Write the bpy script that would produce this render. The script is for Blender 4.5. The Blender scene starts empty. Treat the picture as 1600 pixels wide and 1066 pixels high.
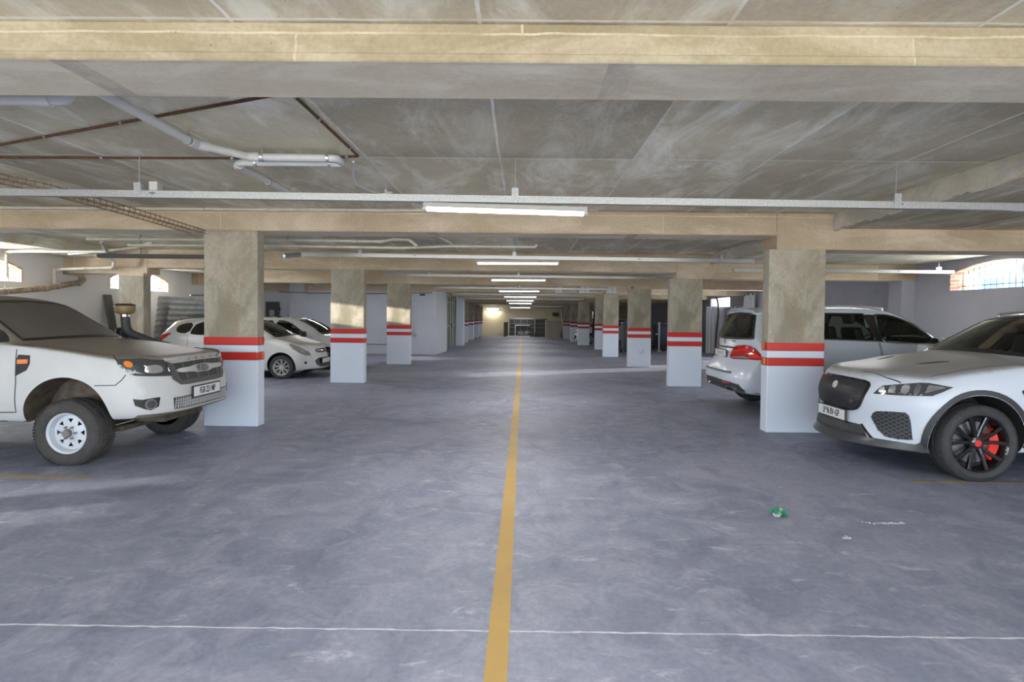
import bpy, bmesh, math, random
from mathutils import Vector, Matrix
from mathutils.bvhtree import BVHTree
random.seed(7)
SC = bpy.context.scene
COL = SC.collection
PI = math.pi

# ------------------------------------------------------------------ helpers
def mark(o, label=None, cat=None, group=None, kind=None):
    if label: o['label'] = label
    if cat: o['category'] = cat
    if group: o['group'] = group
    if kind: o['kind'] = kind
    return o

def empty(name, loc=(0, 0, 0), rz=0.0, label=None, cat=None, group=None, kind=None):
    o = bpy.data.objects.new(name, None)
    o.empty_display_size = .1
    COL.objects.link(o)
    o.location = loc
    o.rotation_euler = (0, 0, rz)
    return mark(o, label, cat, group, kind)

def link(name, me, mats, parent=None, smooth=None):
    if not isinstance(mats, (list, tuple)): mats = [mats]
    if len(me.materials) == 0:
        for m in mats: me.materials.append(m)
    o = bpy.data.objects.new(name, me)
    COL.objects.link(o)
    if parent is not None: o.parent = parent
    if smooth is not None:
        me.shade_smooth()
        me.set_sharp_from_angle(angle=math.radians(smooth))
    return o

def build(name, bm, mats, parent=None, smooth=None, loc=None, recalc=True):
    if recalc: bmesh.ops.recalc_face_normals(bm, faces=bm.faces)
    me = bpy.data.meshes.new(name)
    bm.to_mesh(me); bm.free()
    o = link(name, me, mats, parent, smooth)
    if loc is not None: o.location = loc
    return o

def box(bm, x0, x1, y0, y1, z0, z1, bev=0.0, seg=2, mi=0):
    r = bmesh.ops.create_cube(bm, size=1.0)
    vs = r['verts']
    for v in vs:
        v.co = Vector((x0 + (v.co.x + .5) * (x1 - x0), y0 + (v.co.y + .5) * (y1 - y0), z0 + (v.co.z + .5) * (z1 - z0)))
    fs = set(f for v in vs for f in v.link_faces)
    for f in fs: f.material_index = mi
    if bev > 0:
        es = list(set(e for v in vs for e in v.link_edges))
        bmesh.ops.bevel(bm, geom=es, offset=bev, segments=seg, profile=.5, affect='EDGES')

def frames(pts):
    n = len(pts); T = []
    for i in range(n):
        a = pts[max(i - 1, 0)]; b = pts[min(i + 1, n - 1)]
        d1 = (pts[i] - a); d2 = (b - pts[i])
        d1 = d1.normalized() if d1.length > 1e-9 else None
        d2 = d2.normalized() if d2.length > 1e-9 else None
        t = (d1 or d2) if (d1 is None or d2 is None) else (d1 + d2)
        if t.length < 1e-6: t = d1
        T.append((t.normalized(), d1 or d2, d2 or d1))
    return T

def tube(bm, pts, r, n=10, cap=True, mi=0):
    if isinstance(r, list) and len(r) != len(pts): r = r[0]
    pts = [Vector(p) for p in pts]
    T = frames(pts)
    up = Vector((0, 0, 1)) if abs(T[0][0].z) < .9 else Vector((1, 0, 0))
    rings = []; N = None
    for i, p in enumerate(pts):
        t, d1, d2 = T[i]
        if N is None: N = (up - t * up.dot(t)).normalized()
        else:
            N = (N - t * N.dot(t))
            N = N.normalized() if N.length > 1e-6 else t.orthogonal().normalized()
        B = t.cross(N)
        c = max(.45, t.dot(d1)) if 0 < i < len(pts) - 1 else 1.0
        rr = r[i] if isinstance(r, (list, tuple)) else r
        ring = []
        for k in range(n):
            a = 2 * PI * k / n
            off = N * math.cos(a) + B * math.sin(a)
            if c < .999:
                ax = (d2 - d1)
                if ax.length > 1e-6:
                    ax.normalize(); off = off + ax * off.dot(ax) * (1 / c - 1)
            ring.append(bm.verts.new(p + off * rr))
        rings.append(ring)
    for a, b in zip(rings, rings[1:]):
        for k in range(n):
            f = bm.faces.new((a[k], a[(k + 1) % n], b[(k + 1) % n], b[k])); f.material_index = mi
    if cap:
        bm.faces.new(rings[0][::-1]).material_index = mi
        bm.faces.new(rings[-1]).material_index = mi

def arc_path(pts, rad=.05, n=5):
    """round the corners of a polyline"""
    pts = [Vector(p) for p in pts]; out = [pts[0]]
    for i in range(1, len(pts) - 1):
        a, p, b = pts[i - 1], pts[i], pts[i + 1]
        d1 = (a - p); d2 = (b - p)
        l = min(rad, d1.length * .45, d2.length * .45)
        s = p + d1.normalized() * l; e = p + d2.normalized() * l
        for k in range(n + 1):
            t = k / n
            out.append(s * (1 - t) ** 2 + p * 2 * t * (1 - t) + e * t * t)
    out.append(pts[-1])
    return out

def lathe(bm, prof, n=40, axis='y', mi=0, close=False):
    """prof: list of (radius, pos along axis)"""
    rings = []
    for r, h in prof:
        ring = []
        for k in range(n):
            a = 2 * PI * k / n
            c, s = r * math.cos(a), r * math.sin(a)
            ring.append(bm.verts.new((c, h, s) if axis == 'y' else ((c, s, h) if axis == 'z' else (h, c, s))))
        rings.append(ring)
    pr = list(zip(rings, rings[1:]))
    if close: pr.append((rings[-1], rings[0]))
    for a, b in pr:
        for k in range(n):
            f = bm.faces.new((a[k], b[k], b[(k + 1) % n], a[(k + 1) % n])); f.material_index = mi
    if not close:
        for ring, (r, h) in ((rings[0], prof[0]), (rings[-1], prof[-1])):
            if r > 1e-5: bm.faces.new(ring).material_index = mi
    return rings

def prism(bm, poly, h0, h1, axis='z', mi=0):
    def P(a, b, h): return {'z': (a, b, h), 'y': (a, h, b), 'x': (h, a, b)}[axis]
    lo = [bm.verts.new(P(a, b, h0)) for a, b in poly]
    hi = [bm.verts.new(P(a, b, h1)) for a, b in poly]
    n = len(poly)
    fs = [bm.faces.new(lo), bm.faces.new(hi)]
    for i in range(n):
        fs.append(bm.faces.new((lo[i], lo[(i + 1) % n], hi[(i + 1) % n], hi[i])))
    for f in fs: f.material_index = mi

def chaikin(poly, it=2, closed=True):
    for _ in range(it):
        out = []; n = len(poly)
        rng = range(n) if closed else range(n - 1)
        if not closed: out.append(poly[0])
        for i in rng:
            a = poly[i]; b = poly[(i + 1) % n]
            out.append(tuple(.75 * p + .25 * q for p, q in zip(a, b)))
            out.append(tuple(.25 * p + .75 * q for p, q in zip(a, b)))
        if not closed: out.append(poly[-1])
        poly = out
    return poly

def text_mesh(body, size, depth=.002, bold=.0):
    cu = bpy.data.curves.new('text', 'FONT')
    cu.body = body; cu.size = size; cu.extrude = depth; cu.offset = bold
    cu.align_x = 'CENTER'; cu.align_y = 'CENTER'; cu.resolution_u = 4
    o = bpy.data.objects.new('text', cu); COL.objects.link(o)
    dg = bpy.context.evaluated_depsgraph_get()
    me = bpy.data.meshes.new_from_object(o.evaluated_get(dg))
    bpy.data.objects.remove(o); bpy.data.curves.remove(cu)
    me.materials.clear()
    return me

# ------------------------------------------------------------------ materials
def new_mat(name):
    m = bpy.data.materials.new(name); m.use_nodes = True
    nt = m.node_tree
    return m, nt, nt.nodes['Principled BSDF']

def N(nt, t, **kw):
    n = nt.nodes.new(t)
    for k, v in kw.items():
        if k in n.inputs: n.inputs[k].default_value = v
        else: setattr(n, k, v)
    return n

def mixc(nt, fac, a, b, mode='MIX'):
    n = nt.nodes.new('ShaderNodeMix'); n.data_type = 'RGBA'; n.blend_type = mode
    def put(s, v):
        if hasattr(v, 'is_linked') or isinstance(v, bpy.types.NodeSocket): nt.links.new(v, s)
        else: s.default_value = v if not isinstance(v, tuple) or len(v) == 4 else (*v, 1)
    put(n.inputs[0], fac); put(n.inputs[6], a); put(n.inputs[7], b)
    return n.outputs[2]

def ramp(nt, src, p0, p1, c0=(0, 0, 0, 1), c1=(1, 1, 1, 1)):
    r = nt.nodes.new('ShaderNodeValToRGB')
    r.color_ramp.elements[0].position = p0; r.color_ramp.elements[1].position = p1
    r.color_ramp.elements[0].color = c0; r.color_ramp.elements[1].color = c1
    nt.links.new(src, r.inputs[0]); return r.outputs[0]

def coords(nt, scale=(1, 1, 1), rot=(0, 0, 0), kind='Object'):
    tc = nt.nodes.new('ShaderNodeTexCoord'); mp = nt.nodes.new('ShaderNodeMapping')
    mp.inputs['Scale'].default_value = scale; mp.inputs['Rotation'].default_value = rot
    nt.links.new(tc.outputs[kind], mp.inputs['Vector']); return mp.outputs[0]

def noise(nt, vec, scale, detail=6, rough=.6, dist=0.0):
    n = N(nt, 'ShaderNodeTexNoise', Scale=scale, Detail=detail, Roughness=rough, Distortion=dist)
    nt.links.new(vec, n.inputs['Vector']); return n.outputs['Fac']

def plain(name, col, rough=.5, metal=0.0, coat=0.0, spec=.5, var=.0, vscale=12, bump=0.0, emit=None, estr=1):
    m, nt, b = new_mat(name)
    b.inputs['Base Color'].default_value = (*col, 1); b.inputs['Roughness'].default_value = rough
    b.inputs['Metallic'].default_value = metal; b.inputs['Coat Weight'].default_value = coat
    b.inputs['Specular IOR Level'].default_value = spec
    if var > 0 or bump > 0:
        f = noise(nt, coords(nt), vscale)
        if var > 0:
            lo = tuple(c * (1 - var) for c in col); hi = tuple(min(1, c * (1 + var)) for c in col)
            nt.links.new(ramp(nt, f, .3, .7, (*lo, 1), (*hi, 1)), b.inputs['Base Color'])
        if bump > 0:
            bp = N(nt, 'ShaderNodeBump', Strength=bump, Distance=.01)
            nt.links.new(f, bp.inputs['Height']); nt.links.new(bp.outputs[0], b.inputs['Normal'])
    if emit:
        b.inputs['Emission Color'].default_value = (*emit, 1); b.inputs['Emission Strength'].default_value = estr
    return m

def concrete(name, c_dark, c_mid, c_light, rot=0.0, panel=None, pv=.18, line=(.62, .55, .44), streak=(1, 1, 1), bump=.15, warm=(.40, .29, .17), mortar=1.25):
    """board-marked concrete: blotches, drawn-out streaks, casting panels with paler joint ridges"""
    m, nt, b = new_mat(name)
    v = coords(nt, kind='Object')
    big = noise(nt, v, .9, 6, .62, .4)
    vs = coords(nt, streak, (0, 0, rot))
    st = noise(nt, vs, 2.2, 8, .7, .6)
    fine = noise(nt, v, 34, 4, .7)
    c = ramp(nt, big, .32, .68, (*c_dark, 1), (*c_mid, 1))
    c = mixc(nt, ramp(nt, st, .47, .64), c, (*c_light, 1))
    w = noise(nt, coords(nt, (1, 1, 1), (0, 0, .7)), .55, 4, .6, 1.0)
    wm = nt.nodes.new('ShaderNodeMath'); wm.operation = 'MULTIPLY'; wm.inputs[1].default_value = .55
    nt.links.new(ramp(nt, w, .52, .72), wm.inputs[0])
    c = mixc(nt, wm.outputs[0], c, (*warm, 1))
    if panel:
        br = N(nt, 'ShaderNodeTexBrick', offset=panel[4] if len(panel) > 4 else .37, squash=1.0)
        br.inputs['Color1'].default_value = (1 - pv, 1 - pv, 1 - pv, 1); br.inputs['Color2'].default_value = (1 + pv * .6,) * 3 + (1,)
        br.inputs['Mortar'].default_value = (1, 1, 1, 1)
        br.inputs['Scale'].default_value = 1.0; br.inputs['Mortar Size'].default_value = panel[2]
        br.inputs['Brick Width'].default_value = panel[0]; br.inputs['Row Height'].default_value = panel[1]
        dv = N(nt, 'ShaderNodeVectorMath', operation='ADD')
        nz = N(nt, 'ShaderNodeTexNoise', Scale=3.0, Detail=4)
        sc = N(nt, 'ShaderNodeVectorMath', operation='SCALE'); sc.inputs['Scale'].default_value = .03
        tc = coords(nt, (1, 1, 1), (PI / 2, 0, 0) if panel[3] == 'v' else ((0, 0, PI / 2) if panel[3] == 'r' else (0, 0, 0)))
        if len(panel) > 5: tc.node.inputs['Location'].default_value = panel[5]
        nt.links.new(tc, nz.inputs['Vector']); nt.links.new(nz.outputs['Color'], sc.inputs[0])
        nt.links.new(tc, dv.inputs[0]); nt.links.new(sc.outputs[0], dv.inputs[1])
        nt.links.new(dv.outputs[0], br.inputs['Vector'])
        c = mixc(nt, 1.0, c, br.outputs['Color'], 'MULTIPLY')
        fm = nt.nodes.new('ShaderNodeMath'); fm.operation = 'MULTIPLY'
        nt.links.new(br.outputs['Fac'], fm.inputs[0]); nt.links.new(ramp(nt, noise(nt, v, 1.7, 6, .7), .40, .62, (.25, .25, .25, 1), (.95, .95, .95, 1)), fm.inputs[1])
        lc = tuple(min(.9, q * mortar) for q in c_light)
        c = mixc(nt, fm.outputs[0], c, (*lc, 1))
    c = mixc(nt, .22, c, ramp(nt, fine, .3, .75, (.25, .22, .18, 1), (.8, .76, .7, 1)), 'OVERLAY')
    # scattered air holes
    vo = N(nt, 'ShaderNodeTexVoronoi', Scale=9.0); nt.links.new(v, vo.inputs['Vector'])
    hole = ramp(nt, vo.outputs['Distance'], .03, .06, (.45, .42, .38, 1), (1, 1, 1, 1))
    c = mixc(nt, .7, c, hole, 'MULTIPLY')
    nt.links.new(c, b.inputs['Base Color'])
    b.inputs['Roughness'].default_value = .88; b.inputs['Specular IOR Level'].default_value = .25
    bp = N(nt, 'ShaderNodeBump', Strength=bump, Distance=.02)
    nt.links.new(st, bp.inputs['Height']); nt.links.new(bp.outputs[0], b.inputs['Normal'])
    return m

def floor_material():
    m, nt, b = new_mat('concrete_floor')
    v = coords(nt)
    big = noise(nt, v, .55, 7, .62, .8)
    mid = noise(nt, v, 2.6, 8, .68, 1.2)
    fin = noise(nt, v, 26, 5, .7)
    c = ramp(nt, big, .33, .68, (.165, .19, .26, 1), (.285, .305, .39, 1))
    c = mixc(nt, ramp(nt, mid, .43, .70), c, (.345, .355, .435, 1))
    dk = noise(nt, coords(nt, (1, .55, 1), (0, 0, .5)), 1.1, 8, .7, 1.6)
    c = mixc(nt, ramp(nt, dk, .54, .72, (0, 0, 0, 1), (.55, .55, .55, 1)), c, (.115, .13, .18, 1))
    # pale scuffs, drawn out
    sv = coords(nt, (1, 2.6, 1), (0, 0, -.45))
    sc = noise(nt, sv, 2.3, 9, .74, .5)
    c = mixc(nt, ramp(nt, sc, .585, .70, (0, 0, 0, 1), (.6, .6, .6, 1)), c, (.60, .62, .68, 1))
    c = mixc(nt, .35, c, ramp(nt, fin, .3, .7, (.3, .3, .3, 1), (.7, .7, .7, 1)), 'OVERLAY')
    # hairline cracks
    vo = N(nt, 'ShaderNodeTexVoronoi', feature='DISTANCE_TO_EDGE', Scale=.6)
    dz = noise(nt, v, 3.0, 6, .7)
    ad = N(nt, 'ShaderNodeVectorMath', operation='ADD'); nt.links.new(v, ad.inputs[0])
    cb = nt.nodes.new('ShaderNodeCombineXYZ'); nt.links.new(dz, cb.inputs[0]); nt.links.new(dz, cb.inputs[1])
    nt.links.new(cb.outputs[0], ad.inputs[1]); nt.links.new(ad.outputs[0], vo.inputs['Vector'])
    c = mixc(nt, ramp(nt, vo.outputs['Distance'], .0, .004, (.13, .13, .13, 1), (0, 0, 0, 1)), c, (.50, .51, .55, 1))
    nt.links.new(c, b.inputs['Base Color'])
    rr = nt.nodes.new('ShaderNodeMapRange'); rr.inputs['To Min'].default_value = .42; rr.inputs['To Max'].default_value = .70
    nt.links.new(mid, rr.inputs['Value']); nt.links.new(rr.outputs[0], b.inputs['Roughness'])
    b.inputs['Specular IOR Level'].default_value = .4
    bp = N(nt, 'ShaderNodeBump', Strength=.08, Distance=.01)
    nt.links.new(fin, bp.inputs['Height']); nt.links.new(bp.outputs[0], b.inputs['Normal'])
    return m

def worn_paint(name, col, under, amount=.62, rough=.5, scale=5.0):
    m, nt, b = new_mat(name)
    f = noise(nt, coords(nt), scale, 8, .7, .6)
    c = mixc(nt, ramp(nt, f, amount, amount + .1), (*col, 1), (*under, 1))
    f2 = noise(nt, coords(nt), 1.3, 5, .6)
    c = mixc(nt, .3, c, ramp(nt, f2, .3, .7, (.38, .38, .38, 1), (.62, .62, .62, 1)), 'OVERLAY')
    nt.links.new(c, b.inputs['Base Color']); b.inputs['Roughness'].default_value = rough
    return m

def car_paint(name, col, dust=0.0, dustc=(.20, .175, .15), rough=.22, lo=.35, hi=.8):
    m, nt, b = new_mat(name)
    b.inputs['Coat Weight'].default_value = .7 * (1 - dust * .6); b.inputs['Coat Roughness'].default_value = .06 + .3 * dust
    b.inputs['Roughness'].default_value = rough + .25 * dust
    if dust > 0:
        g = nt.nodes.new('ShaderNodeNewGeometry'); sp = nt.nodes.new('ShaderNodeSeparateXYZ')
        nt.links.new(g.outputs['Normal'], sp.inputs[0])
        f = noise(nt, coords(nt), 7, 7, .65, .5)
        ad = nt.nodes.new('ShaderNodeMath'); ad.operation = 'MULTIPLY_ADD'; ad.inputs[1].default_value = .25; 
        nt.links.new(f, ad.inputs[0]); nt.links.new(sp.outputs[2], ad.inputs[2])
        mul = nt.nodes.new('ShaderNodeMath'); mul.operation = 'MULTIPLY'; mul.inputs[1].default_value = dust
        nt.links.new(ramp(nt, ad.outputs[0], lo, hi), mul.inputs[0])
        c = mixc(nt, mul.outputs[0], (*col, 1), (*dustc, 1))
        f2 = noise(nt, coords(nt), 2.2, 6, .6, .8)
        c = mixc(nt, .18 * dust, c, ramp(nt, f2, .35, .7, (.3, .27, .22, 1), (.6, .6, .6, 1)), 'OVERLAY')
        nt.links.new(c, b.inputs['Base Color'])
    else:
        b.inputs['Base Color'].default_value = (*col, 1)
    return m

def glass_material(name, tint=(.30, .34, .32), rough=.03):
    m = bpy.data.materials.new(name); m.use_nodes = True; nt = m.node_tree; nt.nodes.clear()
    out = nt.nodes.new('ShaderNodeOutputMaterial'); mx = nt.nodes.new('ShaderNodeMixShader')
    tr = N(nt, 'ShaderNodeBsdfTransparent'); tr.inputs[0].default_value = (*tint, 1)
    gl = N(nt, 'ShaderNodeBsdfGlossy', Roughness=rough); gl.inputs[0].default_value = (.9, .95, .93, 1)
    fr = N(nt, 'ShaderNodeFresnel', IOR=1.5)
    nt.links.new(fr.outputs[0], mx.inputs[0]); nt.links.new(tr.outputs[0], mx.inputs[1]); nt.links.new(gl.outputs[0], mx.inputs[2])
    nt.links.new(mx.outputs[0], out.inputs[0]); return m

M = {}
M['floor'] = floor_material()
M['slab'] = concrete('concrete_soffit', (.51, .46, .345), (.70, .65, .515), (.86, .835, .735), rot=.5, panel=(2.42, 1.25, .011, 'r', 0.0, (.36, .22, 0)), pv=.22, mortar=1.25, warm=(.47, .405, .265), streak=(1, .35, 1))
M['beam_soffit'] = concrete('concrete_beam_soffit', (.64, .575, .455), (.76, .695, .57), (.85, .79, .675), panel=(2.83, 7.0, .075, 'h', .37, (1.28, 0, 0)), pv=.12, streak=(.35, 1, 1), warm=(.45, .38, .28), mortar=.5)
M['beam'] = concrete('concrete_beam', (.43, .35, .245), (.545, .455, .335), (.645, .555, .435), panel=(3.1, 1.5, .006, 'v'), pv=.12, streak=(.3, 1, 1), warm=(.46, .38, .25))
M['beam_ochre'] = concrete('ochre_concrete_beam', (.30, .255, .165), (.37, .32, .215), (.48, .425, .32), panel=(3.1, 1.5, .006, 'v'), pv=.12, streak=(.3, 1, 1), warm=(.37, .31, .18))
M['column'] = concrete('concrete_column', (.275, .252, .198), (.385, .36, .295), (.49, .465, .395), streak=(1, 1, .4), warm=(.34, .25, .15))
M['white_col'] = worn_paint('white_wall_paint', (.71, .775, .89), (.61, .66, .74), .66, .5, 3.0)
M['white_wall'] = worn_paint('white_plaster', (.80, .79, .775), (.66, .645, .62), .62, .75, 1.6)
M['grey_wall'] = worn_paint('grey_plaster', (.37, .37, .42), (.31, .31, .35), .6, .75, 1.2)
M['pale_wall'] = worn_paint('pale_plaster', (.56, .59, .66), (.47, .49, .54), .62, .7, 1.4)
M['cream_wall'] = worn_paint('cream_plaster', (.72, .66, .50), (.60, .54, .40), .66, .8, 1.2)
M['red'] = worn_paint('red_band_paint', (.60, .028, .022), (.42, .02, .018), .62, .42, 4.0)
M['red_dark'] = worn_paint('dark_red_band_paint', (.34, .03, .04), (.26, .03, .04), .62, .5, 4.0)  # darker red used on the bands of the far columns
M['number'] = plain('orange_number_paint', (.85, .42, .04), .5)
M['yellow'] = worn_paint('yellow_line_paint', (.46, .285, .07), (.32, .25, .14), .60, .55, 9.0)
M['yellow_old'] = worn_paint('faded_yellow_paint', (.36, .28, .16), (.24, .22, .2), .5, .6, 9.0)
M['joint'] = plain('joint_filler', (.56, .57, .60), .8, var=.25, vscale=20)
M['galv'] = plain('galvanised_steel', (.46, .48, .49), .38, .75, var=.22, vscale=60)
M['pvc'] = plain('white_pvc', (.62, .63, .62), .35, var=.05, vscale=4)
M['pvc_old'] = plain('dusty_pvc', (.60, .565, .48), .5, var=.15, vscale=5)
M['rust'] = plain('rusty_steel', (.13, .065, .035), .8, .3, var=.4, vscale=30)
M['rust_pale'] = plain('weathered_cable_ladder', (.33, .25, .17), .75, .3, var=.3, vscale=20)
M['lamp_body'] = plain('lamp_housing', (.50, .51, .48), .4)
M['tube'] = plain('lit_tube', (.95, .95, .95), .3, emit=(1.0, .96, .92), estr=9.0)
M['black'] = plain('black_plastic', (.018, .019, .022), .45)
M['dark_under'] = plain('dark_wheel_well', (.022, .021, .02), .8)
M['mud_well'] = plain('muddy_wheel_well', (.115, .09, .068), .85, var=.45, vscale=9)
M['rubber'] = plain('tyre_rubber', (.045, .046, .05), .75, var=.2, vscale=20)
M['rubber_dusty'] = plain('dusty_tyre_rubber', (.058, .055, .053), .85, var=.25, vscale=14)
M['chrome'] = plain('chrome', (.75, .76, .78), .12, 1.0)
M['silver'] = plain('silver_alloy', (.62, .64, .67), .3, .6)
M['white_steel'] = plain('white_steel_rim', (.60, .63, .68), .4, var=.08)
M['gloss_black'] = plain('gloss_black_alloy', (.012, .012, .014), .12, .2, coat=.8)
M['disc'] = plain('brake_disc', (.30, .30, .31), .3, .9)
M['caliper'] = plain('red_caliper', (.75, .03, .015), .3, coat=.5)
M['plate'] = plain('white_plate', (.78, .80, .82), .4)
M['ink'] = plain('plate_lettering', (.03, .04, .05), .5)
M['lens'] = plain('headlamp_lens', (.055, .06, .065), .08, .0, coat=1.0)
M['reflector'] = plain('lamp_reflector', (.80, .82, .86), .12, .85)
M['amber'] = plain('amber_lens', (.80, .22, .03), .15, coat=.8)
M['red_lens'] = plain('red_tail_lens', (.55, .012, .010), .10, coat=1.0)
M['red_lens_bright'] = plain('bright_red_tail_lens', (.85, .05, .03), .10, coat=1.0)
M['glass'] = glass_material('tinted_car_glass', (.50, .56, .51))
M['glass_dark'] = glass_material('dark_privacy_glass', (.16, .17, .16))
M['glass_dirty'] = plain('dust_covered_glass', (.150, .135, .118), .62, var=.10, vscale=3)
M['cabin'] = plain('dark_cabin_trim', (.045, .045, .048), .8)
M['seat'] = plain('dark_leather', (.06, .06, .065), .55)
M['brick'] = None
M['bright_sky'] = None
M['timber'] = plain('old_timber', (.30, .20, .12), .8, var=.3, vscale=10)
M['corrugated'] = plain('zinc_sheet', (.58, .61, .61), .5, .25, var=.2, vscale=5)
M['green_tarp'] = plain('green_tarpaulin', (.07, .20, .19), .7, var=.3, vscale=8)
M['dark_blue'] = plain('dark_blue_plastic', (.03, .045, .075), .4, var=.2)
M['maroon'] = plain('maroon_steel', (.16, .04, .04), .6, var=.3)
M['bars'] = plain('dark_iron_bars', (.05, .045, .04), .6, .4)
M['cable'] = plain('black_cable', (.02, .02, .022), .6)
M['wrap_green'] = plain('green_wrapper_film', (.07, .50, .27), .3, coat=.4)
M['wrap_white'] = plain('white_wrapper_film', (.82, .85, .83), .35, coat=.3)
M['board_grey'] = plain('grey_board', (.33, .33, .31), .7, var=.2)
M['crate'] = plain('pale_crate', (.42, .39, .30), .7, var=.2, vscale=6)
M['black_rack'] = plain('black_steel_rack', (.035, .036, .038), .5, .3)
M['paper'] = plain('white_paper', (.8, .8, .78), .8)
def brick_material():
    m, nt, b = new_mat('red_brick')
    br = N(nt, 'ShaderNodeTexBrick', Scale=1.0)
    br.inputs['Color1'].default_value = (.42, .19, .12, 1); br.inputs['Color2'].default_value = (.52, .28, .18, 1)
    br.inputs['Mortar'].default_value = (.55, .52, .47, 1); br.inputs['Brick Width'].default_value = .22
    br.inputs['Row Height'].default_value = .075; br.inputs['Mortar Size'].default_value = .008
    nt.links.new(coords(nt, (1, 1, 1), (PI / 2, 0, 0)), br.inputs['Vector'])
    nt.links.new(br.outputs['Color'], b.inputs['Base Color']); b.inputs['Roughness'].default_value = .9
    return m
M['brick'] = brick_material()
# ------------------------------------------------------------------ the setting
def bool_diff(o, cutters):
    for c in cutters:
        md = o.modifiers.new('cut', 'BOOLEAN'); md.object = c; md.operation = 'DIFFERENCE'; md.solver = 'EXACT'
    bpy.context.view_layer.update()
    dg = bpy.context.evaluated_depsgraph_get(); dg.update()
    me = bpy.data.meshes.new_from_object(o.evaluated_get(dg))
    o.modifiers.clear(); o.data = me
    for c in cutters:
        d = c.data; bpy.data.objects.remove(c); bpy.data.meshes.remove(d)

def cutter(bm):
    bmesh.ops.recalc_face_normals(bm, faces=bm.faces)
    me = bpy.data.meshes.new('cutter'); bm.to_mesh(me); bm.free()
    o = bpy.data.objects.new('cutter', me); COL.objects.link(o); return o

SLAB, SLAB_LOW = 3.07, 2.86
XL, XR = -10.7, 9.03

bm = bmesh.new(); box(bm, -11.05, 9.38, -6.5, 45.4, -.3, 0)
mark(build('floor', bm, M['floor']), kind='structure')

for a, b, zz in ((-9.5, 4.33, SLAB), (XL - .5, -9.5, SLAB_LOW), (4.33, XR + .5, SLAB_LOW)):
    bm = bmesh.new(); box(bm, a, b, -6.5, 46, zz, SLAB + .3)
    mark(build('ceiling', bm, M['slab']), kind='structure')

# pale chipped step where the soffit drops, one strip for each bay
M['step'] = concrete('patched_concrete', (.44, .42, .37), (.56, .53, .46), (.66, .63, .56), streak=(1, .5, 1), bump=.6)
rows = [2.82, 7.79, 12.87, 17.85, 22.4, 27.2, 31.2, 35.4, 40.0]
for k in range(4):
    y0, y1 = rows[k] + .48, rows[k + 1]
    bm = bmesh.new()
    n = 60; prev = None
    for i in range(n + 1):
        y = y0 + (y1 - y0) * i / n
        zb = SLAB_LOW - .015 + random.uniform(-.022, .015); xo = 4.30 + random.uniform(-.012, .012)
        ring = [bm.verts.new(p) for p in ((4.34, y, SLAB), (xo + .015, y, SLAB), (xo, y, SLAB - .06), (xo - .004 + random.uniform(-.01, .01), y, SLAB - .13), (xo + .01, y, zb), (4.36, y, zb))]
        if prev:
            for a in range(6): bm.faces.new((prev[a], prev[(a + 1) % 6], ring[(a + 1) % 6], ring[a]))
        else: bm.faces.new(ring)
        prev = ring
    bm.faces.new(prev[::-1])
    mark(build('trim_%d' % (k + 1), bm, M['step'], smooth=50), kind='structure')

beam_z = [(2.87, 2.87, 2.87), (2.757, 2.757, 2.565), (2.495, 2.64, 2.495), (2.50, 2.60, 2.50), (2.50, 2.56, 2.5), (2.48, 2.52, 2.48), (2.45, 2.5, 2.45), (2.42, 2.45, 2.42), (2.38, 2.42, 2.38)]
beam_words = ['over the floor just ahead of the camera', 'carried by the first pair of columns', 'carried by the second pair of columns', 'carried by the third pair of columns']
for k, (y, (zl, zc, zr)) in enumerate(zip(rows, beam_z)):
    bm = bmesh.new()
    xl = -8.75 if k >= 2 else XL
    box(bm, xl, 3.52, y, y + .47, zc, SLAB, .012, 2)
    if k >= 2: box(bm, XL, xl - .001, y - .004, y + .47, zl, SLAB, .012, 2)
    box(bm, 3.52, XR, y - .003, y + .47, zr, SLAB, .012, 2)
    if k < 2:   # casting joint lip along the lower edge of the face
        box(bm, XL, 3.5, y - .012, y + .02, zc, zc + (.045 if k == 0 else .02), .006, 1)
    o = mark(build('ceiling_beam', bm, [M['beam_ochre'] if k == 0 else M['beam'], M['beam_soffit']]), kind='structure')
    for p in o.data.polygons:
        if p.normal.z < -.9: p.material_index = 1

# walls ------------------------------------------------------------
def arch_prism(x0, x1, y0, y1, zs, zspring, ztop, n=14):
    poly = [(y0, zs), (y1, zs)]
    for i in range(n + 1):
        t = i / n
        y = y1 + (y0 - y1) * t
        poly.append((y, zspring + (ztop - zspring) * math.sin(PI * t) ** .8))
    bm = bmesh.new(); prism(bm, poly, x0, x1, 'x'); return bm

winL = [(9.35, 11.80), (14.30, 16.68)]
winR = [(9.35, 11.86)]
bm = bmesh.new(); box(bm, XL - .35, XL, -6.5, 22.6, 0, SLAB)
wl = build('wall_left', bm, [M['white_wall'], M['brick']]); mark(wl, kind='structure')
bool_diff(wl, [cutter(arch_prism(XL - 1, XL + 1, a, b, 2.215, 2.50, 2.74)) for a, b in winL])
bm = bmesh.new(); box(bm, XR, XR + .35, -6.5, 46, 0, SLAB)
wr = build('wall_right', bm, [M['grey_wall']]); mark(wr, kind='structure')
cs = [cutter(arch_prism(XR - 1, XR + 1, a, b, 2.225, 2.58, 2.78)) for a, b in winR]
b1 = bmesh.new(); box(b1, XR - 1, XR + 1, 24.4, 26.9, 2.1, 2.52); cs.append(cutter(b1))
b1 = bmesh.new(); box(b1, XR - 1, XR + 1, 18.75, 20.7, -.1, 1.95); cs.append(cutter(b1))
bool_diff(wr, cs)

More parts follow.
